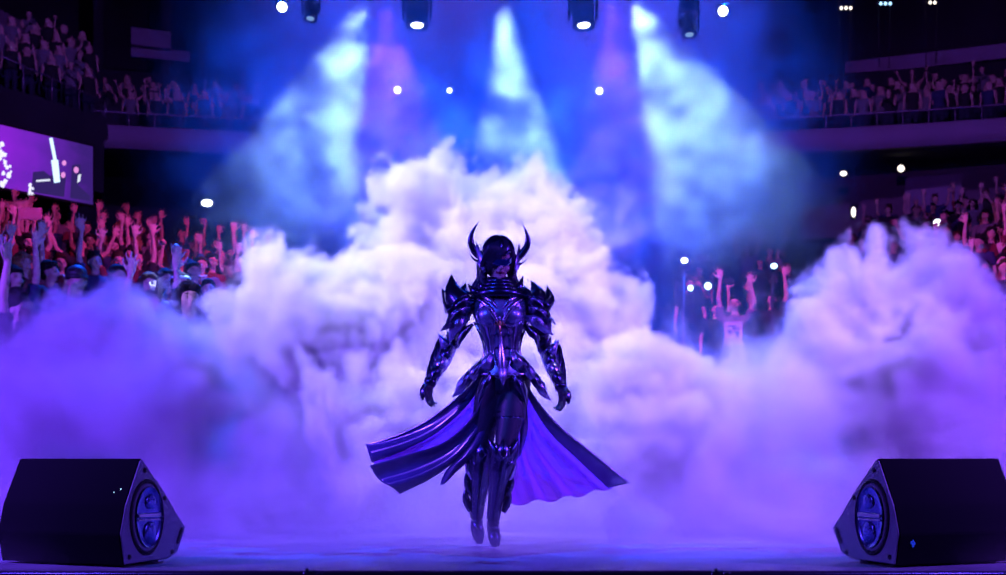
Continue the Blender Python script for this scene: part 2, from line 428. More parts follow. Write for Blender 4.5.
for f in (.2, .8):
    b = MB(); b.tube([(Ls*f, .12, sh+.05), (Ls*f, .12, sh+.35)], .03, seg=8); b.obj('hanger', M['fixture'], root)

# ------------------------------------------------------------------ people
def hand(b, W, d, n, side, curl=.25, spread=.12, k=1.0, fr=.0095):
    d = V(d).normalized(); n = V(n); n = (n-d*n.dot(d)).normalized(); t = d.cross(n)*side
    R = Matrix((t, n, d)).transposed()
    b.ell(W+d*.045*k, (.042*k, .019*k, .056*k), R, 12, 8)
    b.tube([W-d*.02, W+d*.03*k], [.026*k, .026*k], 8, ref=n)
    for i, (o, L) in enumerate(((.031, .072), (.011, .082), (-.010, .076), (-.030, .060))):
        p = W+d*(.082-.006*abs(i-1))*k+t*o*k; ang = spread*(1.5-i)
        dd = (d*math.cos(ang)+t*math.sin(ang)).normalized(); pts = [p-dd*.02]; cu = 0
        for sgm, fr_ in enumerate((.45, .3, .25)):
            cu += curl*(1+.15*i); dirr = dd*math.cos(cu)+n*math.sin(cu); pts.append(pts[-1]+dirr*(L*fr_+(.02 if sgm == 0 else 0))*k)
        b.tube(pts, [fr*1.1, fr*1.05, fr*.95, fr*.75], 8, k=2)
        b.ell(pts[-1], fr*.76, seg=8, rings=6)
    p = W+d*.02*k+t*.026*k; q1 = p+(d*.6+t*.75+n*.2).normalized()*.04*k; q2 = q1+(d*.8+t*.45+n*.3*(.5+curl)).normalized()*.032*k; q3 = q2+(d*.9+t*.15+n*.5*(.5+curl)).normalized()*.026*k
    b.tube([p, q1, q2, q3], [.017*k, .0125*k, .0115*k, .008*k], 8, k=2); b.ell(q3, .008*k, seg=8, rings=6)

ARMS = {   # elbow, wrist, hand direction, palm normal, curl, spread   (side = +1: person's left, +x)
 'up':     ((.29, -.06, 1.62), (.24, -.10, 1.88), (-.1, -.05, 1), (0, -1, .1), .15, .2),
 'high':   ((.23, -.03, 1.70), (.20, -.05, 1.98), (.1, 0, 1), (0, -1, 0), .1, .22),
 'wide':   ((.37, -.05, 1.54), (.47, -.10, 1.80), (.25, -.05, 1), (0, -1, 0), .2, .22),
 'fist':   ((.33, -.08, 1.55), (.28, -.14, 1.82), (0, 0, 1), (0, -1, 0), 1.25, .03),
 'vee':    ((.30, -.12, 1.50), (.31, -.22, 1.75), (.1, -.2, 1), (0, -1, 0), .25, .2),
 'chest':  ((.25, -.16, 1.17), (.07, -.33, 1.33), (-.5, -.2, .8), (-1, 0, 0), .35, .08),
 'phone':  ((.27, -.22, 1.35), (.10, -.38, 1.58), (-.2, -.1, 1), (0, 1, 0), .55, .08),
 'down':   ((.25, .03, 1.14), (.27, -.05, .88), (0, -.1, -1), (-1, 0, 0), .35, .06),
 'mouth':  ((.24, -.16, 1.25), (.09, -.22, 1.47), (-.5, .1, .8), (0, 1, 0), .4, .1),
}
def human_prims(b, armL, armR, infl=0.0, which='body', turn=0.0, female=False):
    """adds primitives; which = body | shirt | trousers"""
    i = infl; bw = .92 if female else 1.0
    if which in ('body', 'shirt'):
        b.tube([(0, .0, .93), (0, .005, 1.02), (0, 0, 1.13), (0, -.005, 1.27), (0, .0, 1.38), (0, .01, 1.455)],
               [(.165*bw+i, .115+i), (.155*bw+i, .105+i), (.135*bw+i, .095+i), (.165*bw+i, .115+i), (.175*bw+i, .105+i), (.08+i*.6, .065+i*.5)], 16, ref=(0, 1, 0))
        b.ell((0, 0, .95), (.165*bw+i, .12+i, .09))
        if female:
            for s in (-1, 1): b.ell((s*.07, -.085, 1.27), (.06+i*.6, .055+i*.6, .06+i*.6))
    for s, an in ((1, armL), (-1, armR)):
        e, wv, hd, pn, cu, sp = ARMS[an]; S = V((s*.185*bw, 0, 1.40)); E = V((s*e[0], e[1], e[2])); Wp = V((s*wv[0], wv[1], wv[2]))
        lo = E.z > S.z
        if which == 'body':
            b.ell(S, .058); b.tube([S, S.lerp(E, .5), E], [.05, .045, .037], 10, k=2); b.ell(E, .037)
            b.tube([E, E.lerp(Wp, .35), Wp], [.037, .037, .024], 10, k=2)
            hd = V((s*hd[0], hd[1], hd[2])); pn = V((s*pn[0], pn[1], pn[2]))
            hand(b, Wp, hd, pn, s, cu, sp*1.5, 1.18, .0105)
        elif which == 'shirt':
            b.ell(S, .060+i); b.tube([V((s*.10, 0, 1.38)), S, S.lerp(E, .62)], [.055+i, .057+i, .056+i], 12, k=3)
    if which in ('body', 'trousers'):
        for s in (-1, 1):
            hp = V((s*.09, 0, .92)); kn = V((s*.10, -.01, .50)); an_ = V((s*.10, .02, .09))
            b.tube([hp, hp.lerp(kn, .4), kn], [.088+i, .08+i, .055+i], 12, k=3); b.ell(kn, .055+i)
            b.tube([kn, kn.lerp(an_, .35), an_], [.055+i, .054+i, .036+i*1.5], 12, k=3)
            if which == 'body':
                b.tube([an_+V((0, .03, -.04)), an_+V((0, -.06, -.045)), an_+V((0, -.16, -.06))], [(.04, .045), (.045, .042), (.035, .026)], 10, k=3)
        if which == 'trousers': b.ell((0, 0, .94), (.165*bw+i, .118+i, .09+i))
    if which == 'body':
        R = Matrix.Rotation(turn, 3, 'Z')
        def h(x, y, z): return R @ V((x, y, z))
        b.tube([(0, .01, 1.42), (0, 0, 1.50), h(0, 0, 1.56)], [.058, .052, .054], 12, k=2)
        b.ell(h(0, .012, 1.645), (.076, .092, .095)); b.ell(h(0, -.018, 1.60), (.060, .070, .085))
        b.ell(h(0, -.05, 1.545), (.032, .032, .026)); b.tube([h(0, -.086, 1.638), h(0, -.106, 1.60), h(0, -.09, 1.592)], [.009, .015, .012], 8, k=2)
        for s in (-1, 1):
            b.ell(h(s*.077, .008, 1.615), (.012, .02, .03)); b.ell(h(s*.035, -.074, 1.648), (.022, .012, .01)); b.ell(h(s*.045, -.055, 1.597), (.022, .02, .02))
        b.ell(h(0, -.085, 1.567), (.024, .012, .009))
def paint_face(me, turn, iris=1, lip=2):
    R = Matrix.Rotation(turn, 3, 'Z'); ey = [R @ V((s*.033, -.078, 1.628)) for s in (-1, 1)]; mo = R @ V((0, -.088, 1.566)); br = [R @ V((s*.035, -.085, 1.652)) for s in (-1, 1)]
    for p in me.polygons:
        c = p.center
        if c.z < 1.5 or c.z > 1.7: continue
        for e in ey:
            d = c-e
            if abs(d.z) < .0065 and (d.x**2+d.y**2) < .013**2: p.material_index = iris
        for e in br:
            d = c-e
            if abs(d.z) < .005 and (d.x**2+d.y**2) < .022**2: p.material_index = iris
        d = c-mo
        if abs(d.z) < .008 and (d.x**2+d.y**2) < .025**2: p.material_index = lip
def hair_prims(b, style, turn=0.0):
    R = Matrix.Rotation(turn, 3, 'Z')
    def h(x, y, z): return R @ V((x, y, z))
    b.ell(h(0, .024, 1.675), (.086, .094, .092))
    b.ell(h(0, .045, 1.63), (.082, .075, .09))
    if style == 'long':
        for s in (-1, 1): b.tube([h(s*.07, 0, 1.69), h(s*.088, .02, 1.58), h(s*.10, .03, 1.45), h(s*.09, .02, 1.33)], [(.03, .05), (.026, .055), (.03, .05), (.012, .03)], 10, k=3)
        b.tube([h(0, .07, 1.68), h(0, .09, 1.52), h(0, .10, 1.32)], [(.075, .04), (.09, .035), (.06, .02)], 10, k=3)
        b.ell(h(.04, -.055, 1.705), (.045, .03, .03)); b.ell(h(-.04, -.055, 1.705), (.045, .03, .03))
    elif style == 'bun':
        b.ell(h(0, .08, 1.76), (.045, .045, .04)); b.ell(h(0, -.045, 1.715), (.065, .035, .03))
    elif style == 'bob':
        for s in (-1, 1): b.tube([h(s*.07, .0, 1.69), h(s*.09, .01, 1.60), h(s*.085, .0, 1.52)], [(.03, .05), (.024, .055), (.014, .04)], 10, k=3)
        b.ell(h(0, -.06, 1.70), (.07, .03, .025))
    elif style == 'spiky':
        for q in range(9):
            a = q*.7; b.tube([h(.05*math.cos(a), .02+.05*math.sin(a), 1.73), h(.075*math.cos(a), .02+.075*math.sin(a), 1.80)], [.022, .005], 6)
    else:
        b.ell(h(0, -.035, 1.722), (.07, .05, .028))
M['skin'] = mat('skin', (.62, .40, .33), .55, noise=.06, nscale=20)
M['skin2'] = mat('skin_tan', (.42, .25, .18), .55, noise=.06, nscale=20)
M['iris'] = mat('eye_dark', (.02, .015, .02), .3)
M['lip'] = mat('lips', (.35, .08, .09), .45)
HAIRC = [mat('hair_black', (.012, .01, .012), .85, bump=.4, nscale=60, spec=.15), mat('hair_brown', (.05, .025, .015), .85, bump=.4, nscale=60, spec=.15), mat('hair_fair', (.30, .18, .08), .85, bump=.4, nscale=60, spec=.15)]
SHIRT = {'black': mat('cloth_black', (.02, .02, .025), .85, bump=.2, nscale=30), 'navy': mat('cloth_navy', (.03, .04, .12), .85, bump=.2, nscale=30),
         'grey': mat('cloth_grey', (.2, .2, .22), .85, bump=.2, nscale=30), 'white': mat('cloth_white', (.6, .6, .62), .85, bump=.2, nscale=30),
         'maroon': mat('cloth_maroon', (.18, .02, .04), .85, bump=.2, nscale=30)}
M['jeans'] = mat('denim_dark', (.02, .03, .06), .85, bump=.2, nscale=40)

POSES = [('both arms raised', 'up', 'high', 0), ('one arm raised high', 'high', 'down', .2), ('both arms spread wide overhead', 'wide', 'wide', -.15),
         ('one fist raised', 'down', 'fist', .1), ('hands clapping at the chest', 'chest', 'chest', 0), ('arms at their sides', 'down', 'down', -.3),
         ('one hand waving', 'vee', 'down', .25), ('hands cupped at the mouth', 'mouth', 'mouth', 0), ('one arm high and one waving', 'vee', 'high', -.1)]
bodies = []; shirts = []; trous = []; simple = []
for pn, aL, aR, tn in POSES:
    b = MB(); human_prims(b, aL, aR, turn=tn); me = b.remeshed('body', [M['skin'], M['iris'], M['lip']], .0115, 3); paint_face(me, tn); bodies.append(me)
    b = MB(); human_prims(b, aL, aR, .012, 'shirt'); shirts.append(b.remeshed('shirt', [SHIRT['black']], .02, 2))
b = MB(); human_prims(b, 'down', 'down', .012, 'trousers'); trouser_me = b.remeshed('trousers', [M['jeans']], .02, 2)
HST = ['short', 'long', 'bun', 'bob', 'spiky']
hairs = {}
for st in HST:
    for tn in sorted({p[3] for p in POSES}):
        b = MB(); hair_prims(b, st, tn); hairs[(st, tn)] = b.remeshed('hair', [HAIRC[0]], .012, 2)
def setmat(o, i, m):
    o.material_slots[i].link = 'OBJECT'; o.material_slots[i].material = m
def person(loc, face, pose, style, hairc, shirt, scale=1.0, skin='skin', mirror=False):
    r = empty('person', loc, face); r.scale = (scale*(-1 if mirror else 1), scale, scale)
    o = mesh_obj('body', bodies[pose], r)
    if skin != 'skin': setmat(o, 0, M[skin])
    o = mesh_obj('shirt', shirts[pose], r)
    if shirt != 'black': setmat(o, 0, SHIRT[shirt])
    mesh_obj('trousers', trouser_me, r)
    o = mesh_obj('hair', hairs[(style, POSES[pose][3])], r)
    if hairc: setmat(o, 0, HAIRC[hairc])
    return r
# far spectators: one mesh each
for i, (pn, aL, aR, tn) in enumerate(POSES[:7]):
    for shn in ('black', 'grey', 'navy'):
        b = MB(); human_prims(b, aL, aR, .006, turn=tn); human_prims(b, aL, aR, .012, 'shirt'); hair_prims(b, HST[i % 4], tn)
        me = b.remeshed('person', [M['skin'], SHIRT[shn], HAIRC[i % 2], M['jeans']], .03, 1)
        for p in me.polygons:
            c = p.center
            if c.z < .95: p.material_index = 3
            elif c.z < 1.46 and abs(c.x) < .2: p.material_index = 1
            elif 1.5 < c.z < 1.84 and abs(c.x) < .13 and (c.z > 1.73 or c.y > .03): p.material_index = 2
        simple.append(me)

HEAD = 1.62
def stand_at(px, py, T):
    """distance at which a standing spectator's face meets this sight line"""
    lo, hi = 9.5, 40
    for _ in range(50):
        Y = (lo+hi)/2; X = (px-503)*Y/FP
        z = T(X, Y)+HEAD; q = HY-(z-CZ)*FP/Y
        if q > py: lo = Y
        else: hi = Y
    return X, Y
def ground(T, X, Y, r0, dr):
    r = math.hypot(X, Y); k = round((r-r0)/dr); rr = r0+k*dr
    return T(X*rr/r, Y*rr/r), rr
placed = []
def faceang(X, Y): return math.atan2(X, -(8-Y))*0-math.atan2(X, (Y-8))   # look toward the stage
# the ones the photograph shows clearly : px, py(face), pose, style, hair, shirt, skin, extra turn, label
KEY = [
 (20, 303, 5, 'short', 0, 'black', 'skin2', 1.1, 'person in profile in a black shirt, lowest and nearest at the left edge'),
 (50, 273, 7, 'short', 0, 'black', 'skin', .7, 'person in black, hands at the mouth, just above the nearest spectator at left'),
 (77, 283, 5, 'short', 0, 'black', 'skin2', -.4, 'person in a black knitted cap standing just above the left smoke'),
 (118, 277, 5, 'short', 0, 'grey', 'skin', .1, 'person in grey with arms down, beside the one in the knitted cap'),
 (149, 285, 5, 'long', 1, 'navy', 'skin', -.1, 'person with long brown hair and a navy shirt at the edge of the left smoke'),
 (166, 279, 7, 'bob', 0, 'maroon', 'skin', .3, 'person in maroon with bobbed hair and both hands at the mouth'),
 (181, 287, 4, 'bun', 1, 'grey', 'skin', 0, 'person wearing a pale headband and clapping, above the left smoke'),
 (208, 290, 5, 'short', 0, 'navy', 'skin', 0, 'person in navy half lost in smoke just left of the white plume'),
 (137, 259, 1, 'short', 0, 'black', 'skin', 0, 'person in black stretching one arm far above the left crowd'),
 (118, 262, 0, 'spiky', 1, 'maroon', 'skin', 0, 'person with spiky hair and a maroon shirt raising both arms in the left crowd'),
 (81, 246, 2, 'short', 0, 'black', 'skin', 0, 'person in black with arms spread in a wide vee in the left crowd'),
 (28, 243, 0, 'bob', 0, 'maroon', 'skin', 0, 'person holding up a small pink placard with both arms'),
 (180, 262, 3, 'short', 0, 'navy', 'skin', 0, 'person in navy with a raised fist above the headband wearer'),
 (212, 262, 6, 'long', 0, 'maroon', 'skin', 0, 'person with long black hair waving one hand near the white plume'),
 (238, 262, 8, 'short', 0, 'black', 'skin', 0, 'person in black reaching up beside the edge of the white plume'),
 (735, 304, 0, 'short', 0, 'grey', 'skin', 0, 'person in grey with a white printed bib and both hands up'),
 (772, 300, 8, 'bob', 0, 'black', 'skin', 0, 'person in black reaching up beside the lamp pole over the right smoke'),
 (716, 310, 1, 'short', 0, 'black', 'skin', .3, 'person in black holding a dark phone overhead, left of the white bib'),
 (1003, 262, 1, 'short', 0, 'maroon', 'skin', .3, 'person in maroon at the right edge stretching one bare arm up'),
 (985, 268, 0, 'long', 0, 'black', 'skin', .2, 'person with long black hair raising both arms near the right edge'),
]
key_objs = {}
for (px, py, ps, st, hc, sh_, sk, tr, lab) in KEY:
    T, r0, dr = (TL, 9.6, DRL) if px < 500 else (TR, 15, DRR)
    X, Y = stand_at(px, py, T); z, rr = ground(T, X, Y, r0, dr); q = rr/math.hypot(X, Y); X *= q; Y *= q
    for _ in range(6):
        if all((X-x)**2+(Y-y)**2 > .62**2 for x, y in placed): break
        rr += dr; q = rr/math.hypot(X, Y); X *= q; Y *= q; z = T(X, Y)
    sc_ = max(.9, min(1.13, (CZ+(HY-py)*Y/FP-z)/HEAD))
    o = person((X, Y, z), faceang(X, Y)+tr, ps, st, hc, sh_, sc_, sk, mirror=(px in (118, 238, 772)))
    tag(o, lab, 'person'); placed.append((X, Y)); key_objs[px] = (o, sc_)
# accessories
def child_at(px, name, bm, m): o, _ = key_objs[px]; return bm.obj(name, m, o)
b = MB(); b.ell((0, .015, 1.70), (.095, .105, .085)); b.tube([(0, .015, 1.655), (0, .015, 1.685)], [(.1, .11), (.1, .11)], 20, ref=(0, 1, 0)); key = child_at(77, 'knitted_cap', b, M['black'])
b = MB()
for i in range(20):
    a0 = i*2*math.pi/20; a1 = (i+1)*2*math.pi/20
    b.tube([(.089*math.cos(a0), .015+.1*math.sin(a0), 1.70), (.089*math.cos(a1), .015+.1*math.sin(a1), 1.70)], [(.006, .014), (.006, .014)], 6)
child_at(181, 'headband', b, mat('headband_pale', (.6, .65, .75), .3, .5))
b = MB(); b.box((0, -.142, 1.18), (.26, .02, .34), bev=.006); bib = child_at(735, 'bib', b, SHIRT['white'])
b = MB()
for x, z, sx2, sz2 in ((-.03, 1.29, .14, .016), (.04, 1.255, .10, .014), (-.05, 1.21, .05, .05), (.05, 1.20, .07, .02), (.06, 1.16, .03, .05), (-.03, 1.10, .12, .016), (-.05, 1.06, .06, .014)):
    b.box((x, -.155, z), (sx2, .004, sz2))
o = b.obj('bib_print', SHIRT['navy'], bib)
# held things
def world_of(px, x, y, z):
    o, s = key_objs[px]; Mx = Matrix.Translation(o.location) @ Matrix.Rotation(o.rotation_euler[2], 4, 'Z') @ Matrix.Diagonal((*o.scale, 1)); return Mx @ V((x, y, z))
p = world_of(716, .21, -.085, 2.10); b = MB(); b.box((0, 0, 0), (.16, .012, .085), bev=.006); b.box((-.055, .008, .02), (.03, .006, .03), bev=.003)
tag(b.obj('phone', M['black'], None, p), 'dark phone held up high left of the person with the white bib', 'phone')
p = world_of(28, .0, -.1, 2.02); b = MB(); b.box((0, 0, 0), (.34, .01, .17), bev=.004); b.box((0, -.006, 0), (.30, .006, .13), bev=.002)
tag(b.obj('placard', mat('placard_pink', (.85, .4, .5), .6), None, p), 'small pink rectangular placard held overhead at the left edge', 'sign')

def smoke_top(px):
    L = [(-50, 345), (0, 340), (60, 305), (110, 292), (200, 312), (226, 290), (234, 262), (270, 236), (300, 255), (360, 265), (620, 270), (660, 330), (700, 350), (770, 350), (800, 320), (812, 275), (850, 242), (900, 240), (935, 262), (985, 272), (1000, 300), (1100, 320)]
    for (a, b_), (c, d) in zip(L, L[1:]):
        if a <= px <= c: return b_+(d-b_)*(px-a)/(c-a)
    return 300
def crowd(T, r0, r1, dr, a0, a1, spacing, limit, side, top_skip=lambda px, py: False):
    r = r1; out = 0; rows = []
    k = int((r1-r0)/dr)
    for i in range(k, -1, -1):
        r = r0+i*dr; a = a0+rnd.random()*spacing/r*57.3
        while a < a1:
            aa = a+rnd.uniform(-.12, .12)*spacing/r*57.3; X = r*math.sin(math.radians(aa)); Y = r*math.cos(math.radians(aa))
            a += spacing/r*57.3
            z = T(X, Y); px = 503+X*FP/Y; py = HY-(z+HEAD-CZ)*FP/Y
            if px < -14 or px > 1020 or py > smoke_top(px)+6 or top_skip(px, py): continue
            if any((X-x)**2+(Y-y)**2 < .66**2 for x, y in placed): continue
            if 700 < px < 800 and py > 262: continue
            rows.append((X, Y, z, px, py))
    rnd.shuffle(rows); keep = []
    for q in rows:
        if len(keep) < limit and all((q[0]-k_[0])**2+(q[1]-k_[1])**2 > .68**2 for k_ in keep): keep.append(q)
    return keep
def shuffle_people(rows, side, weights):
    for (X, Y, z, px, py) in rows:
        ps = rnd.choices(range(9), weights)[0]; st = rnd.choice(HST); sh_ = rnd.choices(list(SHIRT), [5, 2, 1.2, .3, 1.2])[0]
        hc = rnd.choices([0, 1, 2], [5, 3, .6])[0]
        o = person((X, Y, z), faceang(X, Y)+rnd.uniform(-.3, .3), ps, st, hc, sh_, rnd.uniform(.94, 1.07), rnd.choice(['skin', 'skin', 'skin2']), rnd.random() < .5)
        hn = {'short': 'short', 'long': 'long', 'bun': 'tied-up', 'bob': 'bobbed', 'spiky': 'spiky'}[st]; cn = ('black', 'brown', 'fair')[hc]
        tag(o, f'spectator in {sh_}, {hn} {cn} hair, {POSES[ps][0]}, {side} stand', 'person', f'crowd in the {side} stand')
shuffle_people(crowd(TL, 9.6, 27.5, DRL, -25, -8.5, .62, 108, 'left', lambda px, py: px > 262), 'left', [3, 3, 2, 1.5, 1.5, 3, 2, .8, 2])
shuffle_people(crowd(TR, 18, 36.5, DRR, 8.5, 24, .62, 72, 'right', lambda px, py: px < 850 and px > 790), 'right', [1, 1.2, .8, .6, 2, 6, 1, .6, .6])
def balcony_people(a0, a1, n, side):
    sp = []
    for k in range(4):
        r = BR+(.9, 2.8, 3.8, 4.8)[k]; z = 10.3+.5*k; a = a0
        while a < a1:
            aa = math.radians(a+rnd.uniform(-.06, .06)); X = r*math.sin(aa); Y = BC+r*math.cos(aa); a += .74/r*57.3
            px = 503+X*FP/Y
            if -10 < px < 1015: sp.append((X, Y, z))
    rnd.shuffle(sp)
    for X, Y, z in sp[:n]:
        i = rnd.choices(range(7), [.5, .5, .4, .6, 3, 7, .6])[0]*3+rnd.choice([0, 0, 1, 2])
        o = mesh_obj('person', simple[i]); o.location = (X, Y, z); o.rotation_euler = (0, 0, faceang(X, Y)+rnd.uniform(-.3, .3)); s_ = rnd.uniform(.94, 1.06); o.scale = (s_, s_, s_)
        tag(o, f'small dim spectator standing on the upper {side} balcony', 'person', f'spectators on the {side} balcony')
balcony_people(-18.8, -8.2, 50, 'left')
balcony_people(8.2, 18.8, 50, 'right')

for k in range(4):
    q0 = V((A0.x, A0.y+.9+.95*k, 0)); q1 = V((A1.x, A1.y+.9+.95*k, 0))
    if k: quadwall('floor_balcony_corner_step', (q0.x, q0.y-.45), (q1.x, q1.y-.45), 10.3, 10.3+.55*k, .9, M['tier'])
    for i in range(7):
        p = q0.lerp(q1, (i+.5+.2*rnd.uniform(-1, 1))/7); px = 503+p.x*FP/p.y
        if px < -8 or px > 92: continue
        o = mesh_obj('person', simple[rnd.choices(range(7), [.5, .5, .3, .5, 2, 6, .5])[0]*3+rnd.choice([0, 0, 1])]); o.location = (p.x, p.y, 10.3+.55*k); o.rotation_euler = (0, 0, faceang(p.x, p.y)+rnd.uniform(-.3, .3))
        tag(o, 'small dim spectator standing on the balcony corner above the lit screen', 'person', 'spectators on the balcony corner')

# ------------------------------------------------------------------ the armoured performer
HO = V((0, 7.0, 0))
def H(px, py, dy=0.0): return P(px, py, 7.0+dy)-HO
A_dark = mat('armour_dark', (.045, .05, .12), .28, .9, bump=.15, nscale=40, coat=.4)
A_mid = mat('armour_violet_steel', (.34, .32, .58), .36, .8, bump=.12, nscale=40, coat=.4)
A_lite = mat('armour_trim', (.45, .42, .62), .25, .9)
A_cloth = mat('bodysuit', (.015, .015, .04), .5, bump=.2, nscale=60)
A_coat = mat('coat_leather', (.05, .035, .16), .3, noise=.3, nscale=6, coat=.6, translucent=.10)
A_lining = mat('coat_lining', (.70, .32, .95), .5, noise=.12, nscale=5, translucent=.7)
A_visor = mat('visor_glass', (.02, .06, .25), .08, .6, coat=1)
A_gold = mat('emblem_copper', (.55, .22, .12), .3, .9)
A_skin = mat('performer_skin', (.55, .36, .38), .5)
A_lip = mat('performer_lips', (.25, .03, .08), .35)
A_hair = mat('performer_hair', (.012, .012, .045), .5, bump=.5, nscale=80)
hero = empty('person', HO)
tag(hero, 'person in dark horned armour with flared coat tails walking through white smoke', 'person')
# joints
SH = {-1: H(467, 305, .0), 1: H(532, 305, .0)}          # -1 = picture left
EL = {-1: H(450, 347, .06), 1: H(547, 353, .06)}
WR = {-1: H(430, 384, -.06), 1: H(561, 388, -.06)}
HIP = {-1: H(493, 386), 1: H(514, 386)}
KN = {-1: H(482, 452, .09), 1: H(503.5, 451, -.10)}
AN = {-1: H(476.5, 518, .14), 1: H(493, 519, -.03)}
b = MB()
b.tube([H(504, 392), H(503.5, 378), H(502, 362), H(501, 350), H(500.5, 335), H(500, 318), H(499.5, 305), H(499, 296, .01)],
       [(.15, .11), (.16, .12), (.112, .095), (.088, .08), (.108, .095), (.145, .115), (.16, .10), (.06, .055)], 18, ref=(0, 1, 0))
for s in (-1, 1):
    b.ell(H(500+s*11.5, 316, -.09), (.062, .055, .06))
    b.ell(SH[s], .058); b.tube([SH[s], SH[s].lerp(EL[s], .5), EL[s]], [.048, .043, .036], 12); b.ell(EL[s], .036)
    b.tube([EL[s], EL[s].lerp(WR[s], .35), WR[s]], [.036, .037, .025], 12)
    hd = V((s*.18, -.25, -1)); hand(b, WR[s], hd, V((-s*.8, -.35, 0)), -s, .32, .10, 1.02)
    b.tube([HIP[s], HIP[s].lerp(KN[s], .35)+V((s*.01, -.01, 0)), KN[s]], [.092, .085, .055], 14); b.ell(KN[s], .056)
    b.tube([KN[s], KN[s].lerp(AN[s], .33)+V((0, .015, 0)), AN[s]], [.055, .053, .033], 12)
toe = {-1: V((AN[-1].x+.02, AN[-1].y-.02, .012)), 1: V((AN[1].x+.015, AN[1].y-.10, .014))}
for s in (-1, 1):
    b.tube([AN[s]+V((0, .035, -.02)), AN[s]+V((0, -.015, -.05)), toe[s].lerp(AN[s], .3)+V((0, -.01, 0)), toe[s]], [(.03, .035), (.036, .04), (.038, .034), (.022, .012)], 12)
# head, bowed a little towards the picture's right
HC = H(498.5, 262, -.03)
RH = Matrix.Rotation(math.radians(10), 3, 'Z') @ Matrix.Rotation(math.radians(14), 3, 'X')
def hh(x, y, z): return HC+RH @ V((x, y, z))
b.tube([H(499, 300, .01), H(499, 290, 0), hh(0, .01, -.06)], [.058, .05, .05], 12)
b.ell(hh(0, .015, .03), (.075, .092, .092), RH); b.ell(hh(0, -.018, -.015), (.058, .068, .085), RH); b.ell(hh(0, -.05, -.082), (.028, .03, .024), RH)
b.tube([hh(0, -.085, .02), hh(0, -.105, -.018), hh(0, -.088, -.028)], [.008, .014, .011], 8)
for s in (-1, 1): b.ell(hh(s*.075, .01, -.01), (.011, .02, .03), RH); b.ell(hh(s*.033, -.072, .03), (.022, .012, .009), RH); b.ell(hh(s*.042, -.055, -.03), (.02, .02, .02), RH)
b.ell(hh(0, -.083, -.052), (.022, .011, .008), RH)
me = b.remeshed('body', [A_cloth, A_skin, A_lip, M['iris']], .0085, 3)
RI = RH.inverted()
for p in me.polygons:
    q = RI @ (p.center-HC)
    if q.z > -.115 and abs(q.x) < .1 and abs(q.y) < .14:
        p.material_index = 1
        if abs(q.z+.054) < .008 and abs(q.x) < .024 and q.y < -.06: p.material_index = 2
        for s in (-1, 1):
            if abs(q.z-.012) < .008 and abs(q.x-s*.032) < .016 and q.y < -.05: p.material_index = 3
mesh_obj('body', me, hero)
# hair : shell plus long fringe swept over one eye and locks on the shoulders
b = MB(); b.ell(hh(0, .03, .045), (.088, .095, .092), RH); b.ell(hh(0, .05, 0), (.085, .07, .1), RH)
r7 = random.Random(7)
for i in range(16):
    t_ = i/15; x0 = .02-.09*t_
    b.tube([hh(.03-.02*t_, -.04, .13), hh(x0, -.095, .085), hh(x0-.03, -.10+.03*t_, .03), hh(x0-.045+r7.uniform(-.01, .01), -.075+.05*t_, -.03-.03*r7.random())], [.012, .013, .010, .003], 6, k=3)
for s in (-1, 1):
    for i in range(12 if s < 0 else 9):
        t_ = min(1, i/8); dx = .012*r7.uniform(-1, 1)
        b.tube([hh(s*.07, -.03+.09*t_, .08), hh(s*(.09+dx), -.02+.08*t_, .0), hh(s*(.088+dx), -.01+.07*t_, -.09), hh(s*(.085+.06*r7.random()), -.05+.08*t_, -.15-.04*r7.random()), hh(s*(.07+.10*r7.random()), -.07+.07*t_, -.235)], [.014, .020, .021, .020, .004], 6, k=3)
b.obj('hair', A_hair, hero)
# helmet : crown band with horns, fins and visor
b = MB()
b.sheet(lambda u, v: hh((.096*math.cos(math.pi*(.02+.96*u)))*(math.cos(v*1.45)), .03-.103*math.sin(math.pi*(.02+.96*u))*math.cos(v*1.45)*.93, .055+.098*math.sin(v*1.45)), 20, 10, .006)
b.sheet(lambda u, v: hh(.098*math.cos(math.pi+math.pi*u), .03-.108*math.sin(math.pi+math.pi*u), .06-.14*v), 16, 6, .006)
helm = b.obj('helmet', A_dark, hero)
b = MB()
b.leaf([hh(0, -.096, .06), hh(0, -.095, .095), hh(0, -.07, .128), hh(0, -.02, .148)], [.008, .012, .010, .003], RH @ V((0, -1, .3)), .01, .5)
b.leaf([hh(-.05, -.09, .075), hh(-.03, -.10, .06), hh(0, -.107, .045)], [.006, .012, .004], RH @ V((0, -1, .2)), .008, .4)
b.leaf([hh(.05, -.09, .075), hh(.03, -.10, .06), hh(0, -.107, .045)], [.006, .012, .004], RH @ V((0, -1, .2)), .008, .4)
b.obj('brow_crest', A_dark, helm)
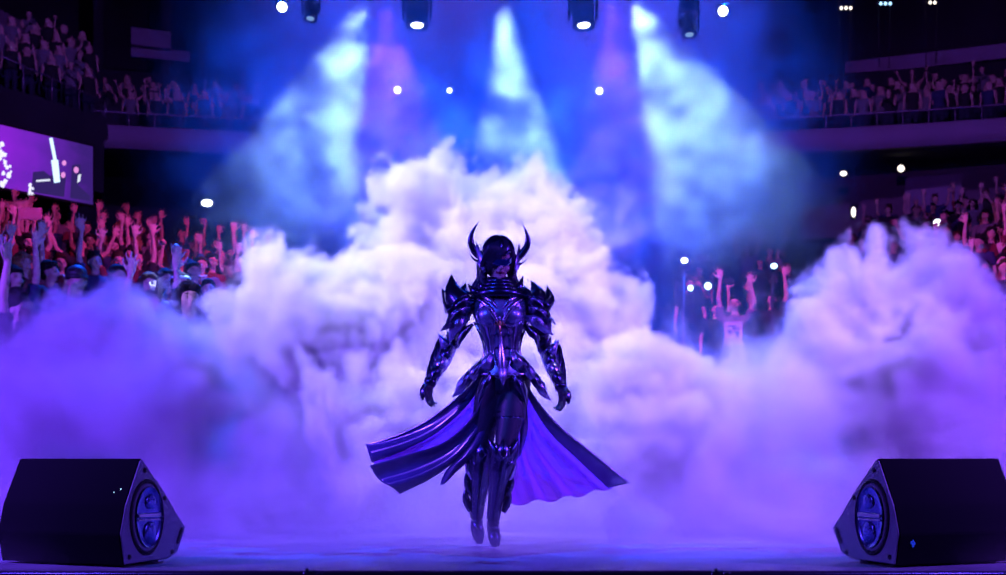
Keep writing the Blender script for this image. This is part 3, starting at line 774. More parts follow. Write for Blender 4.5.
for s, pts, w_ in ((-1, [(480, 258), (475.5, 253), (471, 243), (472, 233), (478.5, 222)], (.014, .021, .020, .012, .001)), (1, [(514, 261), (520, 256), (527, 246), (527.5, 236), (523, 225)], (.014, .022, .020, .012, .001))):
    b = MB(); pp = [H(x, y, -.01-.03*i/4) for i, (x, y) in enumerate(pts)]
    b.tube(pp, [(w*.95, w*.7) for w in w_], 10, k=5, ref=(0, 1, 0))
    for i in range(3):
        q = pp[0].lerp(pp[1], .2+.4*i); b.tube([q-V((0, 0, .002)), q+V((0, 0, .006))], [.024-.002*i, .021-.002*i], 10)
    b.obj('horn', A_dark, helm)
    b = MB()
    if s < 0: q = [(479, 262), (473.5, 259), (470, 254)]
    else: q = [(515, 264), (521, 264), (527, 259)]
    b.tube([H(*a, -.02) for a in q], [.008, .006, .001], 8); b.obj('small_prong', A_dark, helm)
    b = MB(); sx3 = s
    b.leaf([hh(s*.085, -.04, -.06), hh(s*.10, -.02, .0), hh(s*.115, .02, .05), hh(s*.125, .05, .10)], [.012, .03, .025, .002], RH @ V((s, -.3, 0)), .008, .3)
    b.leaf([hh(s*.09, -.05, -.05), hh(s*.108, -.03, -.02), hh(s*.13, .0, 0.0)], [.008, .018, .002], RH @ V((s, -.5, 0)), .008, .3)
    b.obj('cheek_guard', A_mid, helm)
b = MB(); b.sheet(lambda u, v: hh((.078)*math.sin(-1.15+2.3*u), -.004-.102*math.cos(-1.15+2.3*u), .032-(.034+.008*abs(math.sin(3*u)))*v+.006*math.cos(6*u)), 20, 4, .004); b.obj('visor', A_visor, helm)
# gorget / collar plates
b = MB()
for k in range(4):
    r_ = .074+.020*k; z_ = H(0, 277+k*5.2).z
    b.sheet(lambda u, v, r_=r_, z_=z_, k=k: V((H(499, 0).x+r_*1.12*math.sin(-2.4+4.8*u), -.005-r_*math.cos(-2.4+4.8*u)-.008*v*0, z_-.05*v+.008*math.cos(4.8*u-2.4)*(k-1.5))), 28, 2, .006)
b.obj('gorget', A_dark, hero)
gorget = bpy.data.objects['gorget']
for px0, py0, px1, py1, w_ in ((486, 292, 478, 279, .018), (481, 296, 468, 284, .022), (511, 292, 517, 280, .016), (516, 295, 523, 276, .02), (489, 300, 473, 292, .026), (512, 300, 525, 290, .026)):
    a = H(px0, py0, -.06); c = H(px1, py1, -.02); m_ = a.lerp(c, .5)+V((0, -.03, -.01))
    b = MB(); b.leaf([a, m_, c], [w_*.6, w_, .002], (0, -1, .2), .007, .35); b.obj('collar_spike', A_dark, gorget)
# breastplate
b = MB()
def torso(u, zpx, hw, dp, cx): a = -math.pi*.5+math.pi*2*u; return None
SEC = [(298, 22, .085), (305, 27, .11), (315, 26.5, .125), (323, 24, .118), (333, 19, .104), (345, 15.5, .092), (355, 15, .09), (365, 19, .104), (375, 26, .12)]
def body_shell(a, v, o=0.0):
    """a: angle (0 = front), v: 0..1 down the torso"""
    f = v*(len(SEC)-1); i = min(int(f), len(SEC)-2); t_ = f-i; t_ = t_*t_*(3-2*t_)
    py = SEC[i][0]+(SEC[i+1][0]-SEC[i][0])*(f-i); hw = (SEC[i][1]*(1-t_)+SEC[i+1][1]*t_)/171.4+.006+o; dp = SEC[i][2]*(1-t_)+SEC[i+1][2]*t_+.008+o
    cx = H(500+3*v, py); return V((cx.x+hw*math.sin(a), -dp*math.cos(a), cx.z))
b.sheet(lambda u, v: body_shell(-math.pi+2*math.pi*u, .04+v*.36), 40, 12, .006)
for s in (-1, 1): b.ell(H(500+s*11.5, 316, -.088), (.069, .062, .064), seg=20, rings=14)
bp = b.obj('breastplate', A_mid, hero)
for s in (-1, 1):
    b = MB()
    c0 = H(500+s*11.5, 316, -.088)
    pts = []
    for i in range(15):
        a = math.radians(150+180*i/14) if True else 0
        pts.append(c0+V((.068*math.cos(a), -.028-.02*math.sin(math.pi*i/14), .063*math.sin(a)))) 
    b.tube(pts, .0055, 6, k=2)
    b.leaf([H(500+s*2, 322, -.15), H(500+s*12, 306, -.15), H(500+s*23, 299, -.10)], [.008, .016, .004], (0, -1, .3), .006, .3)
    b.leaf([H(500+s*3, 308, -.13), H(500+s*10, 300, -.125), H(500+s*20, 296, -.08)], [.006, .015, .004], (0, -1, .3), .006, .3)
    b.obj('cup_trim', A_lite if s > 0 else A_lite, bp)
b = MB(); c0 = H(500, 325, -.152)
b.ell(c0, (.011, .006, .014)); 
for a in range(5):
    an = math.radians(90+ (a-2)*42); b.leaf([c0, c0+V((.018*math.cos(an), -.002, .018*math.sin(an))), c0+V((.036*math.cos(an), .004, .036*math.sin(an)))], [.003, .005, .001], (0, -1, 0), .004, .4)
b.leaf([c0, c0+V((0, -.002, -.03)), c0+V((0, .006, -.06))], [.006, .006, .001], (0, -1, 0), .004, .4)
b.obj('emblem', A_gold, bp)
# corset with raised ribs and a pointed front
b = MB(); b.sheet(lambda u, v: body_shell(-math.pi+2*math.pi*u, .36+v*.62+.0*u, .004)+V((0, 0, -.05*max(0, 1-abs((u-.5)*9))*v)), 48, 16, .006)
cors = b.obj('corset', A_mid, hero)
b = MB()
for a0, a1 in ((-.12, -.5), (.12, .5), (-.55, -.62), (.55, .62), (-1.0, -.85), (1.0, .85), (-1.5, -1.3), (1.5, 1.3)):
    b.leaf([body_shell(a0+(a1-a0)*math.sin(3.14*i/5), .36+.62*i/5, .012) for i in range(6)], [.003, .009, .008, .007, .009, .003], (math.sin(a0), -math.cos(a0), 0), .006, .5, k=3)
b.leaf([H(500.5, 330, -.135), H(501, 345, -.125), H(502, 362, -.13), H(502.6, 385, -.14)], [.006, .014, .026, .002], (0, -1, 0), .008, .4)
b.obj('corset_ribs', A_lite, cors)
b = MB()
for a0 in (-.3, .3):
    for v0 in (.45, .58, .72, .86):
        b.leaf([body_shell(a0*.25, v0, .014), body_shell(a0*.8, v0-.05, .014), body_shell(a0*1.6, v0-.03, .012)], [.003, .010, .002], (0, -1, 0), .006, .4)
b.obj('corset_filigree', A_dark, cors)
# pauldrons
def rel(pts, dy): return [H(x, y, d if d is not None else dy) for x, y, d in pts]
PL = {-1: dict(
  plates=[([(474, 300, -.03), (463, 301, -.09), (454, 309, -.08), (449, 316, -.04)], (.02, .046, .040, .010)),
          ([(470, 308, -.05), (459, 311, -.10), (451, 320, -.08), (445, 330, -.04)], (.02, .045, .036, .004)),
          ([(468, 318, -.04), (459, 322, -.09), (453, 332, -.07), (450, 342, -.04)], (.018, .038, .03, .004)),
          ([(472, 325, -.03), (464, 332, -.07), (458, 342, -.06), (459, 348, -.03)], (.012, .026, .02, .003))],
  spikes=[([(460, 304, -.03), (454, 296, -.03), (451.7, 286, -.01), (451.5, 274, .01)], (.05, .045, .026, .001)),
          ([(456, 310, -.03), (449, 303, -.02), (441.5, 288, 0)], (.036, .028, .001)),
          ([(466, 300, .02), (463, 292, .03), (466, 283, .04)], (.03, .022, .001)),
          ([(452, 312, -.05), (447, 309, -.04), (446, 314, -.02)], (.022, .016, .001)),
          ([(453, 325, -.06), (446, 327, -.05), (441.5, 331, -.03)], (.016, .012, .001))]),
 1: dict(
  plates=[([(526, 300, -.03), (535, 300, -.09), (543, 307, -.08), (547, 314, -.04)], (.02, .042, .038, .010)),
          ([(529, 308, -.05), (538, 310, -.10), (546, 318, -.08), (551, 330, -.04)], (.02, .045, .038, .004)),
          ([(527, 318, -.05), (536, 320, -.10), (545, 328, -.08), (553, 335, -.04)], (.018, .042, .03, .002)),
          ([(526, 325, -.03), (532, 332, -.07), (537, 338, -.06), (538, 348, -.03)], (.012, .03, .022, .003))],
  spikes=[([(537, 302, -.03), (538, 295, -.03), (535, 288, -.01), (531, 281, .01)], (.04, .035, .02, .001)),
          ([(543, 307, -.03), (549, 299, -.02), (547, 286, 0)], (.034, .026, .001)),
          ([(546, 308, -.04), (549, 303, -.02), (549.5, 296, 0)], (.022, .016, .001)),
          ([(530, 298, .0), (526, 292, .0), (524, 286, .01)], (.026, .02, .001)),
          ([(548, 322, -.06), (552, 321, -.05), (555, 325, -.03)], (.014, .01, .001))])}
for s in (-1, 1):
    root = MB(); first = None
    for i, (pts, wd) in enumerate(PL[s]['plates']):
        b = MB(); b.leaf(rel(pts, 0), wd, V((s*.25, -1, .25)), .009, .45, seg=8)
        if first is None: first = b.obj('pauldron', A_dark, hero)
        else: b.obj('shoulder_plate', A_dark if i % 2 else A_mid, first)
        e = MB(); pp = rel(pts, 0); e.tube([p_+V((0, -.032-.004*i, 0)) for p_ in pp], [.004, .006, .005, .002], 6); e.obj('plate_ridge', A_lite, first)
    for pts, wd in PL[s]['spikes']:
        b = MB(); pp = rel(pts, 0); b.leaf([p_+V((0, -.075*(1-i_/(len(pp)-1)), 0)) for i_, p_ in enumerate(pp)], [w_*1.35 if w_ > .002 else w_ for w_ in wd], V((s*.2, -1, .1)), .012, .3); b.obj('shoulder_spike', A_dark, first)
    root.bm.free()
# upper arm bands, gauntlets with blades
for s in (-1, 1):
    S_, E_, W_ = SH[s], EL[s], WR[s]
    b = MB()
    for t_ in (.55, .7, .85): q = S_.lerp(E_, t_); q2 = S_.lerp(E_, t_+.12); b.tube([q, q2], [.054-.004*t_, .047], 14)
    b.obj('arm_band', A_dark, hero)
    b = MB(); b.tube([E_.lerp(W_, -.08), E_.lerp(W_, .1), E_.lerp(W_, .4), E_.lerp(W_, .75), E_.lerp(W_, 1.0)], [.040, .046, .046, .036, .033], 14)
    g_ = b.obj('gauntlet', A_mid, hero)
    out = V((s*1, -.15, .0))
    for f, L, wd in ((.10, .13, .020), (.32, .165, .021), (.54, .135, .019), (.74, .09, .016)):
        q = E_.lerp(W_, f)+out*.022; up = (E_-W_).normalized()
        tip = q+out*L*.42+up*L*.95
        b = MB(); b.leaf([q-up*.05, q+out*L*.22+up*L*.15, tip.lerp(q, .25)+out*.012, tip], [wd*.7, wd, wd*.5, .001], V((s*.2, -1, 0)), .010, .3); b.obj('gauntlet_blade', A_dark, g_)
    for f in (.12, .38, .62):
        q = E_.lerp(W_, f)+V((0, -.045, 0)); dn = (W_-E_).normalized()
        b = MB(); b.leaf([q-dn*.02, q+dn*.03+V((0, -.012, 0)), q+dn*.085], [.03, .034, .004], (0, -1, 0), .007, .45); b.obj('forearm_plate', A_lite if f == .38 else A_dark, g_)
    b = MB(); q = E_+V((s*.012, -.02, 0)); b.ell(q, (.046, .046, .05)); b.leaf([q+V((0, -.03, -.02)), q+V((s*.02, -.05, .02)), q+V((s*.055, -.02, .075))], [.02, .024, .001], (0, -1, .2), .01, .4); b.obj('elbow_guard', A_mid, g_)
    # cuff and back-of-hand plate
    hd = V((s*.18, -.25, -1)).normalized(); b = MB(); b.tube([W_-hd*.03, W_+hd*.012], [.040, .034], 14)
    b.leaf([W_+V((s*.025, -.012, 0)), W_+hd*.045+V((s*.032, -.015, 0)), W_+hd*.10+V((s*.022, -.012, 0))], [.02, .034, .012], V((s*.8, -.5, 0)), .006, .3)
    b.obj('hand_guard', A_dark, g_)
# belt, tassets
b = MB(); b.tube([body_shell(-math.pi+2*math.pi*i/24, 1.0, .012)+V((0, 0, -.006*math.cos(4*math.pi*i/24))) for i in range(25)], [(.012, .008)]*25, 8, k=1); b.obj('belt', A_lite, hero)
TS = []
for s_, base in ((-1, [(486, 358), (480, 363), (474, 368), (468, 374), (462, 380)]), (1, [(518, 356), (524, 361), (530, 368), (536, 376), (541, 383)])):
    for i, (x, y) in enumerate(base):                      # scalloped hip plates stepping outwards
        TS.append((s_, [(x-s_*4, y-4, -.10+.012*i), (x, y+4, -.125+.015*i), (x+s_*4, y+11, -.10+.015*i), (x+s_*(7+i*.6), y+17, -.06+.012*i)], (.026, .042, .030, .003)))
    TS.append((s_, [(502+s_*11, 374, -.12), (502+s_*17, 382, -.14), (502+s_*22, 394, -.12), (502+s_*24, 405, -.09)], (.02, .036, .028, .002)))
TS.append((0, [(503, 368, -.13), (503, 376, -.145), (503, 386, -.145)], (.03, .03, .002)))
for i, (s, pts, wd) in enumerate(TS):
    wd = tuple(w_*.8 for w_ in wd); b = MB(); b.leaf(rel(pts, 0), wd, V((s*.35, -1, .2)), .009, .4, seg=8); t_ = b.obj('tasset', (A_mid, A_dark, A_lite, A_dark)[i % 4], hero)
    b = MB(); b.tube([p_+V((0, -.026, 0)) for p_ in rel(pts, 0)], [.004]*(len(pts)-1)+[.001], 6); b.obj('tasset_ridge', A_lite, t_)
# coat tails
def coons(lead, trail, f0=0.0, f1=1.0, wav=5, amp=.03, dy0=0.0, ph=0.0):
    L = smoothpath([H(x, y, d) for x, y, d in lead], 8); T_ = smoothpath([H(x, y, d) for x, y, d in trail], 8)
    def fn(u, v):
        def at(A, t):
            q = t*(len(A)-1); i = min(int(q), len(A)-2); return A[i].lerp(A[i+1], q-i)
        a = at(L, v); c = at(T_, v); f = f0+(f1-f0)*u
        p_ = a.lerp(c, f); k = v*v*(3-2*v)
        hem = .035*math.sin(math.pi*f)*v**3
        d = (at(L, min(1, v+.02))-at(L, max(0, v-.02))); d = d.normalized() if d.length > 0 else V((0, 0, -1))
        return p_+d*hem+V((0, dy0+amp*(.25+.75*k)*math.sin(wav*f*2*math.pi+ph+1.5*v), .4*amp*k*math.cos(wav*f*6+v*4)))
    return fn
Ll = [(483, 372, -.02), (462, 394, .03), (430, 419, .12), (398, 434, .2), (366, 444, .28)]
Lt = [(487, 392, .02), (481, 425, .05), (459, 456, .10), (430, 478, .16), (398, 492, .22)]
Rl = [(521, 376, -.02), (538, 403, .03), (560, 427, .10), (592, 452, .18), (629, 482, .26)]
Rt = [(517, 395, .03), (514, 425, .08), (511, 455, .12), (509, 480, .15), (508, 505, .18)]
b = MB(); b.sheet(coons(Ll, Lt, 0, .34, 2.2, .022, -.02), 30, 30, .006); ct = b.obj('coat_tail', A_coat, hero)
b = MB(); b.sheet(coons(Ll, Lt, .02, 1.0, 4, .03, .05), 36, 30, .005); b.obj('lining', A_lining, ct)
b = MB(); b.sheet(coons([(487, 385, -.04), (470, 412, .0), (440, 436, .07), (403, 446, .14), (366, 455, .2)], Lt, 0.30, 1.05, 1.6, .028, -.05, 1), 30, 30, .006); b.obj('lower_flap', A_coat, ct)
b = MB(); b.tube([coons(Ll, Lt, 0, 1, 2.2, .022, -.024)(0, i/20) for i in range(21)], .005, 6, k=1); b.obj('edge_piping', A_lite, ct)
b = MB(); b.sheet(coons([(486, 392, -.05), (480, 420, -.02), (466, 447, .02), (446, 470, .06), (440, 484, .08)], [(493, 400, -.05), (489, 425, -.02), (480, 448, .02), (466, 462, .06), (452, 474, .08)], 0, 1, 1, .015, 0), 12, 20, .006); b.obj('inner_flap', A_coat, ct)
b = MB(); b.sheet(coons(Rl, Rt, 0, .20, 1.2, .02, -.03), 20, 30, .006); ct = b.obj('coat_tail', A_coat, hero)
b = MB(); b.sheet(coons(Rl, Rt, .02, 1.0, 4.5, .035, .04), 48, 30, .005); b.obj('lining', A_lining, ct)
b = MB(); b.tube([coons(Rl, Rt, 0, 1, 1.2, .02, -.034)(0, i/20) for i in range(21)], .005, 6, k=1); b.obj('edge_piping', A_lite, ct)
b = MB(); b.sheet(coons([(519, 380, -.06), (526, 400, -.04), (528, 425, 0), (524, 445, .04)], [(514, 385, -.07), (518, 405, -.05), (520, 430, -.01), (519, 455, .03)], 0, 1, 1, .01, 0), 10, 20, .006); b.obj('inner_flap', A_coat, ct)
# thigh straps
b = MB()
for s in (-1, 1):
    for f in (.42, .5): q = HIP[s].lerp(KN[s], f)+V((s*.008, -.005, 0)); b.tube([q+V((0, 0, -.01)), q+V((0, 0, .01))], [.083-.02*(f-.4), .084-.02*(f-.4)], 16)
b.obj('thigh_straps', A_dark, hero)
# boots
for s in (-1, 1):
    K, A_ = KN[s], AN[s]; dn = (A_-K).normalized()
    b = MB(); b.tube([K+V((0, 0, .035)), K.lerp(A_, .1), K.lerp(A_, .35)+V((0, .012, 0)), K.lerp(A_, .75), A_], [.074, .076, .068, .046, .040], 16)
    b.tube([A_+V((0, .04, -.02)), A_+V((0, -.012, -.045)), toe[s].lerp(A_, .3)+V((0, -.01, 0)), toe[s]+V((0, -.005, .002))], [(.034, .038), (.036, .044), (.036, .036), (.014, .012)], 14)
    bt = b.obj('boot', A_dark, hero)
    b = MB(); b.tube([A_+V((0, .05, -.03)), V((A_.x, A_.y+.055, .04)), V((A_.x, A_.y+.055, .006))], [.018, .011, .008], 8); b.obj('heel', A_dark, bt)
    b = MB(); q = K+V((0, -.055, 0))
    b.leaf([q+V((0, .012, -.10)), q+V((0, -.014, -.045)), q+V((0, -.022, .01)), q+V((0, .0, .075))], [.012, .036, .034, .002], (0, -1, 0), .010, .28, seg=8)
    for w_ in (-1, 1):
        k_ = 1.0 if (s > 0 or w_ == s) else .6
        b.leaf([q+V((w_*.012, -.006, -.06)), q+V((w_*.042*k_, .0, -.01)), q+V((w_*.066*k_, .016, .035)), q+V((w_*.088*k_, .035, .075*k_))], [.012, .026, .020, .001], V((w_*.45, -1, .1)), .01, .25)
        b.leaf([q+V((w_*.01, .0, -.10)), q+V((w_*.034*k_, .006, -.075)), q+V((w_*.062*k_, .025, -.05))], [.010, .018, .001], V((w_*.45, -1, .1)), .008, .25)
    kg = b.obj('knee_guard', A_dark, bt)
    b = MB(); q2 = q+V((0, -.034, -.015)); b.tube([q2+V((.022*math.cos(i*math.pi/2), 0, .03*math.sin(i*math.pi/2))) for i in range(5)], .0045, 6, k=1); b.obj('diamond_trim', A_lite, kg)
    b = MB(); fr_ = [K.lerp(A_, f)+V((0, -.062+.018*f, 0)) for f in (.1, .3, .55, .8, 1.0)]; b.leaf(fr_, [.035, .045, .034, .026, .03], (0, -1, 0), .009, .5, seg=8); b.obj('shin_plate', A_dark, bt)
    b = MB()
    for f in (.2, .5):
        q = K.lerp(A_, f)+V((0, -.088+.02*f, 0)); b.tube([q+V((0, 0, .03)), q+V((.02, .01, 0)), q+V((0, 0, -.035)), q+V((-.02, .01, 0)), q+V((0, 0, .03))], .0042, 6, k=1)
    b.obj('shin_tracery', A_lite, bt)
    sides = (-1,) if s < 0 else (1,)
    for sd_ in (s,):
        for f, L in ((.02, .10), (.25, .085), (.48, .08), (.72, .07)):
            q = K.lerp(A_, f)+V((sd_*.045, -.01, 0)); b = MB()
            b.leaf([q-V((0, 0, .07)), q+V((sd_*.022, 0, -.01)), q+V((sd_*.03, 0, L*.6)), q+V((sd_*.022, .01, L))], [.014, .024, .014, .001], V((sd_*.3, -1, 0)), .01, .3); b.obj('shin_blade', A_dark if f != .25 else A_lite, bt)
    b = MB()
    for k in range(4): q = A_.lerp(toe[s], .2+.2*k)+V((0, -.035+.012*k*(s > 0)*0, .01)); b.leaf([q+V((-.030+.006*k, .02, 0)), q+V((0, -.012, .004)), q+V((.030-.006*k, .02, 0))], [.011, .013, .011], (0, -1, .6), .006, .3)
    b.obj('foot_plates', A_dark, bt)

# ------------------------------------------------------------------ lamps: fixtures
def look(d, up='Y'): return V(d).to_track_quat('-Z', up)
def moving_head(px, py, Y, aim, label, size=1.0, lens='lens_white', cat='stage light', group=None, hang=None):
    c = P(px, py, Y); root = empty('moving_head_light', c); tag(root, label, cat, group)
    s = size; q = look(V(aim)-c).to_matrix().to_4x4()
    b = MB(); b.lathe([(.07*s, .20*s), (.105*s, .17*s), (.12*s, .06*s), (.115*s, -.06*s), (.125*s, -.10*s), (.125*s, -.145*s), (.108*s, -.15*s), (.10*s, -.13*s)], q, 24); hd = b.obj('lamp_head', M['fixture'], root)
    b = MB()
    for k in range(5): b.lathe([(.122*s, (.02+.03*k)*s), (.127*s, (.028+.03*k)*s), (.122*s, (.036+.03*k)*s)], q, 24)
    b.obj('cooling_fins', M['fixture'], hd)
    b = MB(); b.lathe([(.070*s, -.125*s), (.066*s, -.134*s), (.045*s, -.142*s), (.02*s, -.145*s)], q, 24); b.obj('lens', M[lens], hd)
    b = MB()
    for sd_ in (-1, 1): b.box((sd_*.15*s, 0, .10*s), (.03*s, .09*s, .30*s), bev=.006*s)
    b.box((0, 0, .26*s), (.33*s, .12*s, .04*s), bev=.006*s); b.obj('yoke', M['fixture'], root)
    b = MB(); b.box((0, 0, .335*s), (.30*s, .22*s, .10*s), bev=.012*s)
    h = (hang or c.z+.6)-c.z; b.tube([(-.08*s, 0, .38*s), (-.08*s, 0, h)], .014, 8); b.tube([(.08*s, 0, .38*s), (.08*s, 0, h)], .014, 8); b.obj('base_unit', M['fixture'], root)
    return root, c
def truss(name, x0, x1, Y, z, label, d=.28):
    root = empty(name, (0, Y, z)); tag(root, label, 'truss')
    for dy in (-d/2, d/2):
        for dz in (0, d):
            b = MB(); b.tube([(x0, dy, dz), (x1, dy, dz)], .024, 8); b.obj('chord', M['pipe'], root)
    b = MB(); n = int((x1-x0)/.35)
    for i in range(n):
        a = x0+(x1-x0)*i/n; c = x0+(x1-x0)*(i+1)/n; u = i % 2
        for dy in (-d/2, d/2): b.tube([(a, dy, 0 if u else d), (c, dy, d if u else 0)], .010, 6)
        b.tube([(a, -d/2, 0), (c, d/2, 0)], .010, 6)
    b.obj('lattice', M['pipe'], root)
ZT = 5.98
truss('lighting_truss', -5, 5, 13, ZT, 'black lattice truss just above the frame carrying the stage lights')
for px, py, aim, sz, lab, ln in ((417, 14, (-.85, 12.45, 1.5), 1.0, 'large moving head light hanging left of the central beam', 'lens_white'),
                         (583, 14, (1.1, 12.45, 1.5), 1.0, 'larger moving head light hanging right of the central beam', 'lens_white'),
                         (311, 12, (-2.2, 12.4, 3), .62, 'small dark moving head light beside the left beam, near a bright round lamp', 'lens_dim'),
                         (689, 27, (2.1, 12.2, 1), .7, 'small moving head light hanging inside the right beam', 'lens_dim')):
    moving_head(px, py, 13, aim, lab, sz, ln, hang=ZT-.03)
beams = {}
for k_, px, aim, lab in (('L', 370, P(276, 230, 12.2), 'beam light at the top of the left white shaft'), ('M', 502, P(520, 200, 12.4), 'beam light at the top of the central white shaft'), ('R', 629, P(730, 200, 12.2), 'beam light at the top of the right white shaft')):
    r_, c = moving_head(px, -8, 13, aim, lab, .5, 'lens_white', hang=ZT-.03); beams[k_] = (c, aim)
def par(px, py, Y, rad, aim, label, lens, zt, glow=None, sc_=1):
    c = P(px, py, Y); root = empty('par_lamp', c); tag(root, label, 'stage light')
    q = look(V(aim)-c).to_matrix().to_4x4(); s = rad
    b = MB(); b.lathe([(s*.5, s*2.2), (s*.9, s*1.9), (s*1.05, s*.2), (s*1.15, 0), (s*1.05, -.02)], q, 20); b.obj('can', M['fixture'], root)
    b = MB(); b.lathe([(s*1.0, -.021), (s*.85, -.03-s*.15), (s*.4, -.035-s*.25), (s*.1, -.035-s*.28)], q, 20); b.obj('lens', M[lens], root)
    b = MB(); b.tube([(0, 0, s*1.2), (0, 0, max(.2, zt-c.z))], .006, 8); b.tube([(-s*1.2, 0, 0), (-s*1.2, 0, s*1.3), (s*1.2, 0, s*1.3), (s*1.2, 0, 0)], .01, 6, k=1); b.obj('bracket', M['fixture'], root)
    return c
for px, py, Y, rad, lab in ((282, 7, 13, .055, 'bright round lamp at the upper left beside the small moving head light'), (723, 11, 13, .055, 'bright round lamp at the upper right beyond the right beam')):
    par(px, py, Y, rad, (0, 0, .6) if px < 500 else (0, 0, .6), lab, 'lens_white', ZT)
zt2 = 8.95
truss('lighting_truss', -4.5, 4.5, 21, zt2, 'distant lattice truss in the blue haze above the three small bright lamps', .22)
M['lens_small'] = emis('lens_small', (.8, .9, 1), 6)
small = {}
for px, py, lab in ((397.5, 90, 'leftmost of the three small bright lamps in the haze, above the smoke plume'), (449.5, 90.5, 'small bright lamp in the haze just left of the central beam'), (599.5, 91, 'small bright lamp in the haze right of the central beam')):
    small[px] = par(px, py, 21, .06 if px != 449.5 else .045, (0, 0, 1), lab, 'lens_small', zt2)
# lamps of the hall
def bulkhead_lamp(px, py, Y, w_, h_, lens, label, wall_off=.3, post=None):
    c = P(px, py, Y); root = empty('wall_lamp' if not post else 'pole_lamp', c if not post else V((c.x, c.y, c.z))); tag(root, label, 'lamp')
    b = MB(); b.box((0, .06, 0), (w_*1.3, .1, h_*1.3), bev=.02)
    if post: b.tube([(0, .08, 0), (0, .08, -post)], .03, 8); b.box((0, .08, -post+.02), (.3, .3, .04), bev=.01)
    else: b.tube([(0, .08, h_*.6), (0, .3, h_*.6)], .02, 6)
    b.obj('housing', M['fixture'], root)
    b = MB(); b.ell((0, 0, 0), (w_*.5, .05, h_*.5)); b.obj('diffuser', M[lens], root)
bulkhead_lamp(207, 203, 30, .28, .18, 'lens_white', 'single white oval lamp glowing above the left crowd')
bulkhead_lamp(843.5, 173.5, 38, .22, .16, 'lamp_warm', 'small warm lamp under the right balcony, left of the two-part lamp')
bulkhead_lamp(901, 168.5, 38, .22, .22, 'lamp_warm', 'square warm lamp under the right balcony, above the pale wall panel')
bulkhead_lamp(853.5, 212, 34, .13, .3, 'lamp_warm', 'narrow upright warm lamp at the left end of the right crowd')
bulkhead_lamp(937.5, 222.5, 26, .17, .14, 'lens_white', 'round white light held within the right crowd')
zz = P(684, 261, 17).z; bulkhead_lamp(684.5, 260.5, 17, .10, .08, 'lens_white', 'white lamp on a thin pole left of the person with the bib', post=zz+1.0)
zz = P(774, 266, 17).z; bulkhead_lamp(774, 266, 17, .10, .08, 'phone_glow', 'white-blue lamp on a thin pole right of the person with the bib', post=zz+1.0)
for px, py, w_, ln, lab in ((690.5, 288, .09, 'phone_glow', 'cyan phone light low beside the left pole lamp'), (708, 286, .11, 'phone_glow', 'cyan phone light low to the right of the left pole lamp')):
    c = P(px, py, 17.5); root = empty('phone', c); tag(root, lab, 'phone')
    b = MB(); b.box((0, .02, -.05), (.08, .012, .16), bev=.004); b.obj('case', M['black'], root)
    b = MB(); b.ell((0, 0, 0), (w_*.5, .012, w_*.5)); b.obj('flash', M[ln], root)
# hanging multi-lamp bars upper right
for px, py, n, ln, lab in ((846, 8, 3, 'lamp_warm', 'leftmost row of small lamps hanging high at the upper right'), (885.5, 3.5, 3, 'lens_blue', 'middle row of small blue-white lamps hanging high at the upper right'), (932.5, 2.5, 2, 'lamp_warm', 'rightmost row of small warm lamps hanging high at the upper right')):
    c = P(px, py, 36); root = empty('lamp_bar', c); tag(root, lab, 'lamp')
    b = MB(); b.box((0, .12, .05), (.48, .1, .08), bev=.01)
    for x in (-.18, .18): b.tube([(x, .12, .05), (x, .12, 21-c.z)], .012, 6); b.tube([(x, .12, 0), (x*.8, .12, -1.9)], .015, 6)
    b.obj('bar', M['fixture'], root)
    for i in range(n): b = MB(); b.ell(((i-(n-1)/2)*.14, 0, 0), (.045, .035, .05), seg=10, rings=8); b.obj('bulb', M[ln], root)

# ------------------------------------------------------------------ lights
def spot(name, loc, to, col, e, ang, blend=.3, r=.08):
    l = bpy.data.lights.new(name, 'SPOT'); l.energy = e; l.color = col; l.spot_size = math.radians(ang); l.spot_blend = blend; l.shadow_soft_size = r
    o = bpy.data.objects.new(name, l); C.objects.link(o); o.location = loc; d = V(to)-V(loc); o.rotation_euler = d.to_track_quat('-Z', 'Y').to_euler(); return o
def fwd(c, aim, k=.10): return V(c)+(V(aim)-V(c)).normalized()*k
WH = (.36, .60, 1); BL = (.004, .075, 1); VI = (.10, .025, 1); LAV = (.62, .5, 1)
#LIGHTS
c, a = beams['L']; spot('beam_left', fwd(c, a), a, WH, 3600, 34, .12)
c, a = beams['M']; spot('beam_middle', fwd(c, a), a, WH, 3600, 27, .12)
c, a = beams['R']; spot('beam_right', fwd(c, a), a, WH, 4200, 36, .12)
spot('purple_left', fwd(P(384, -6, 13), P(384, 200, 12)), P(392, 200, 12), VI, 4200, 34, .1)
spot('purple_right', fwd(P(612, -6, 13), P(618, 200, 12)), P(622, 200, 12), VI, 4000, 28, .1)
spot('blue_wash_left', (-4.5, 18, 12.5), (-1.5, 14, 3.0), BL, 50000, 44, .7)
spot('blue_wash_right', (4.5, 18, 12.5), (1.5, 14, 3.0), BL, 50000, 44, .7)
spot('plume_key', (-3.0, 8.0, 7.4), (-.9, 9.4, 2.4), (.58, .62, 1), 3000, 34, .8)
spot('plume_key_two', (3.6, 8.2, 7.2), (1.5, 9.3, 1.6), (.45, .36, 1), 1500, 50, .8)
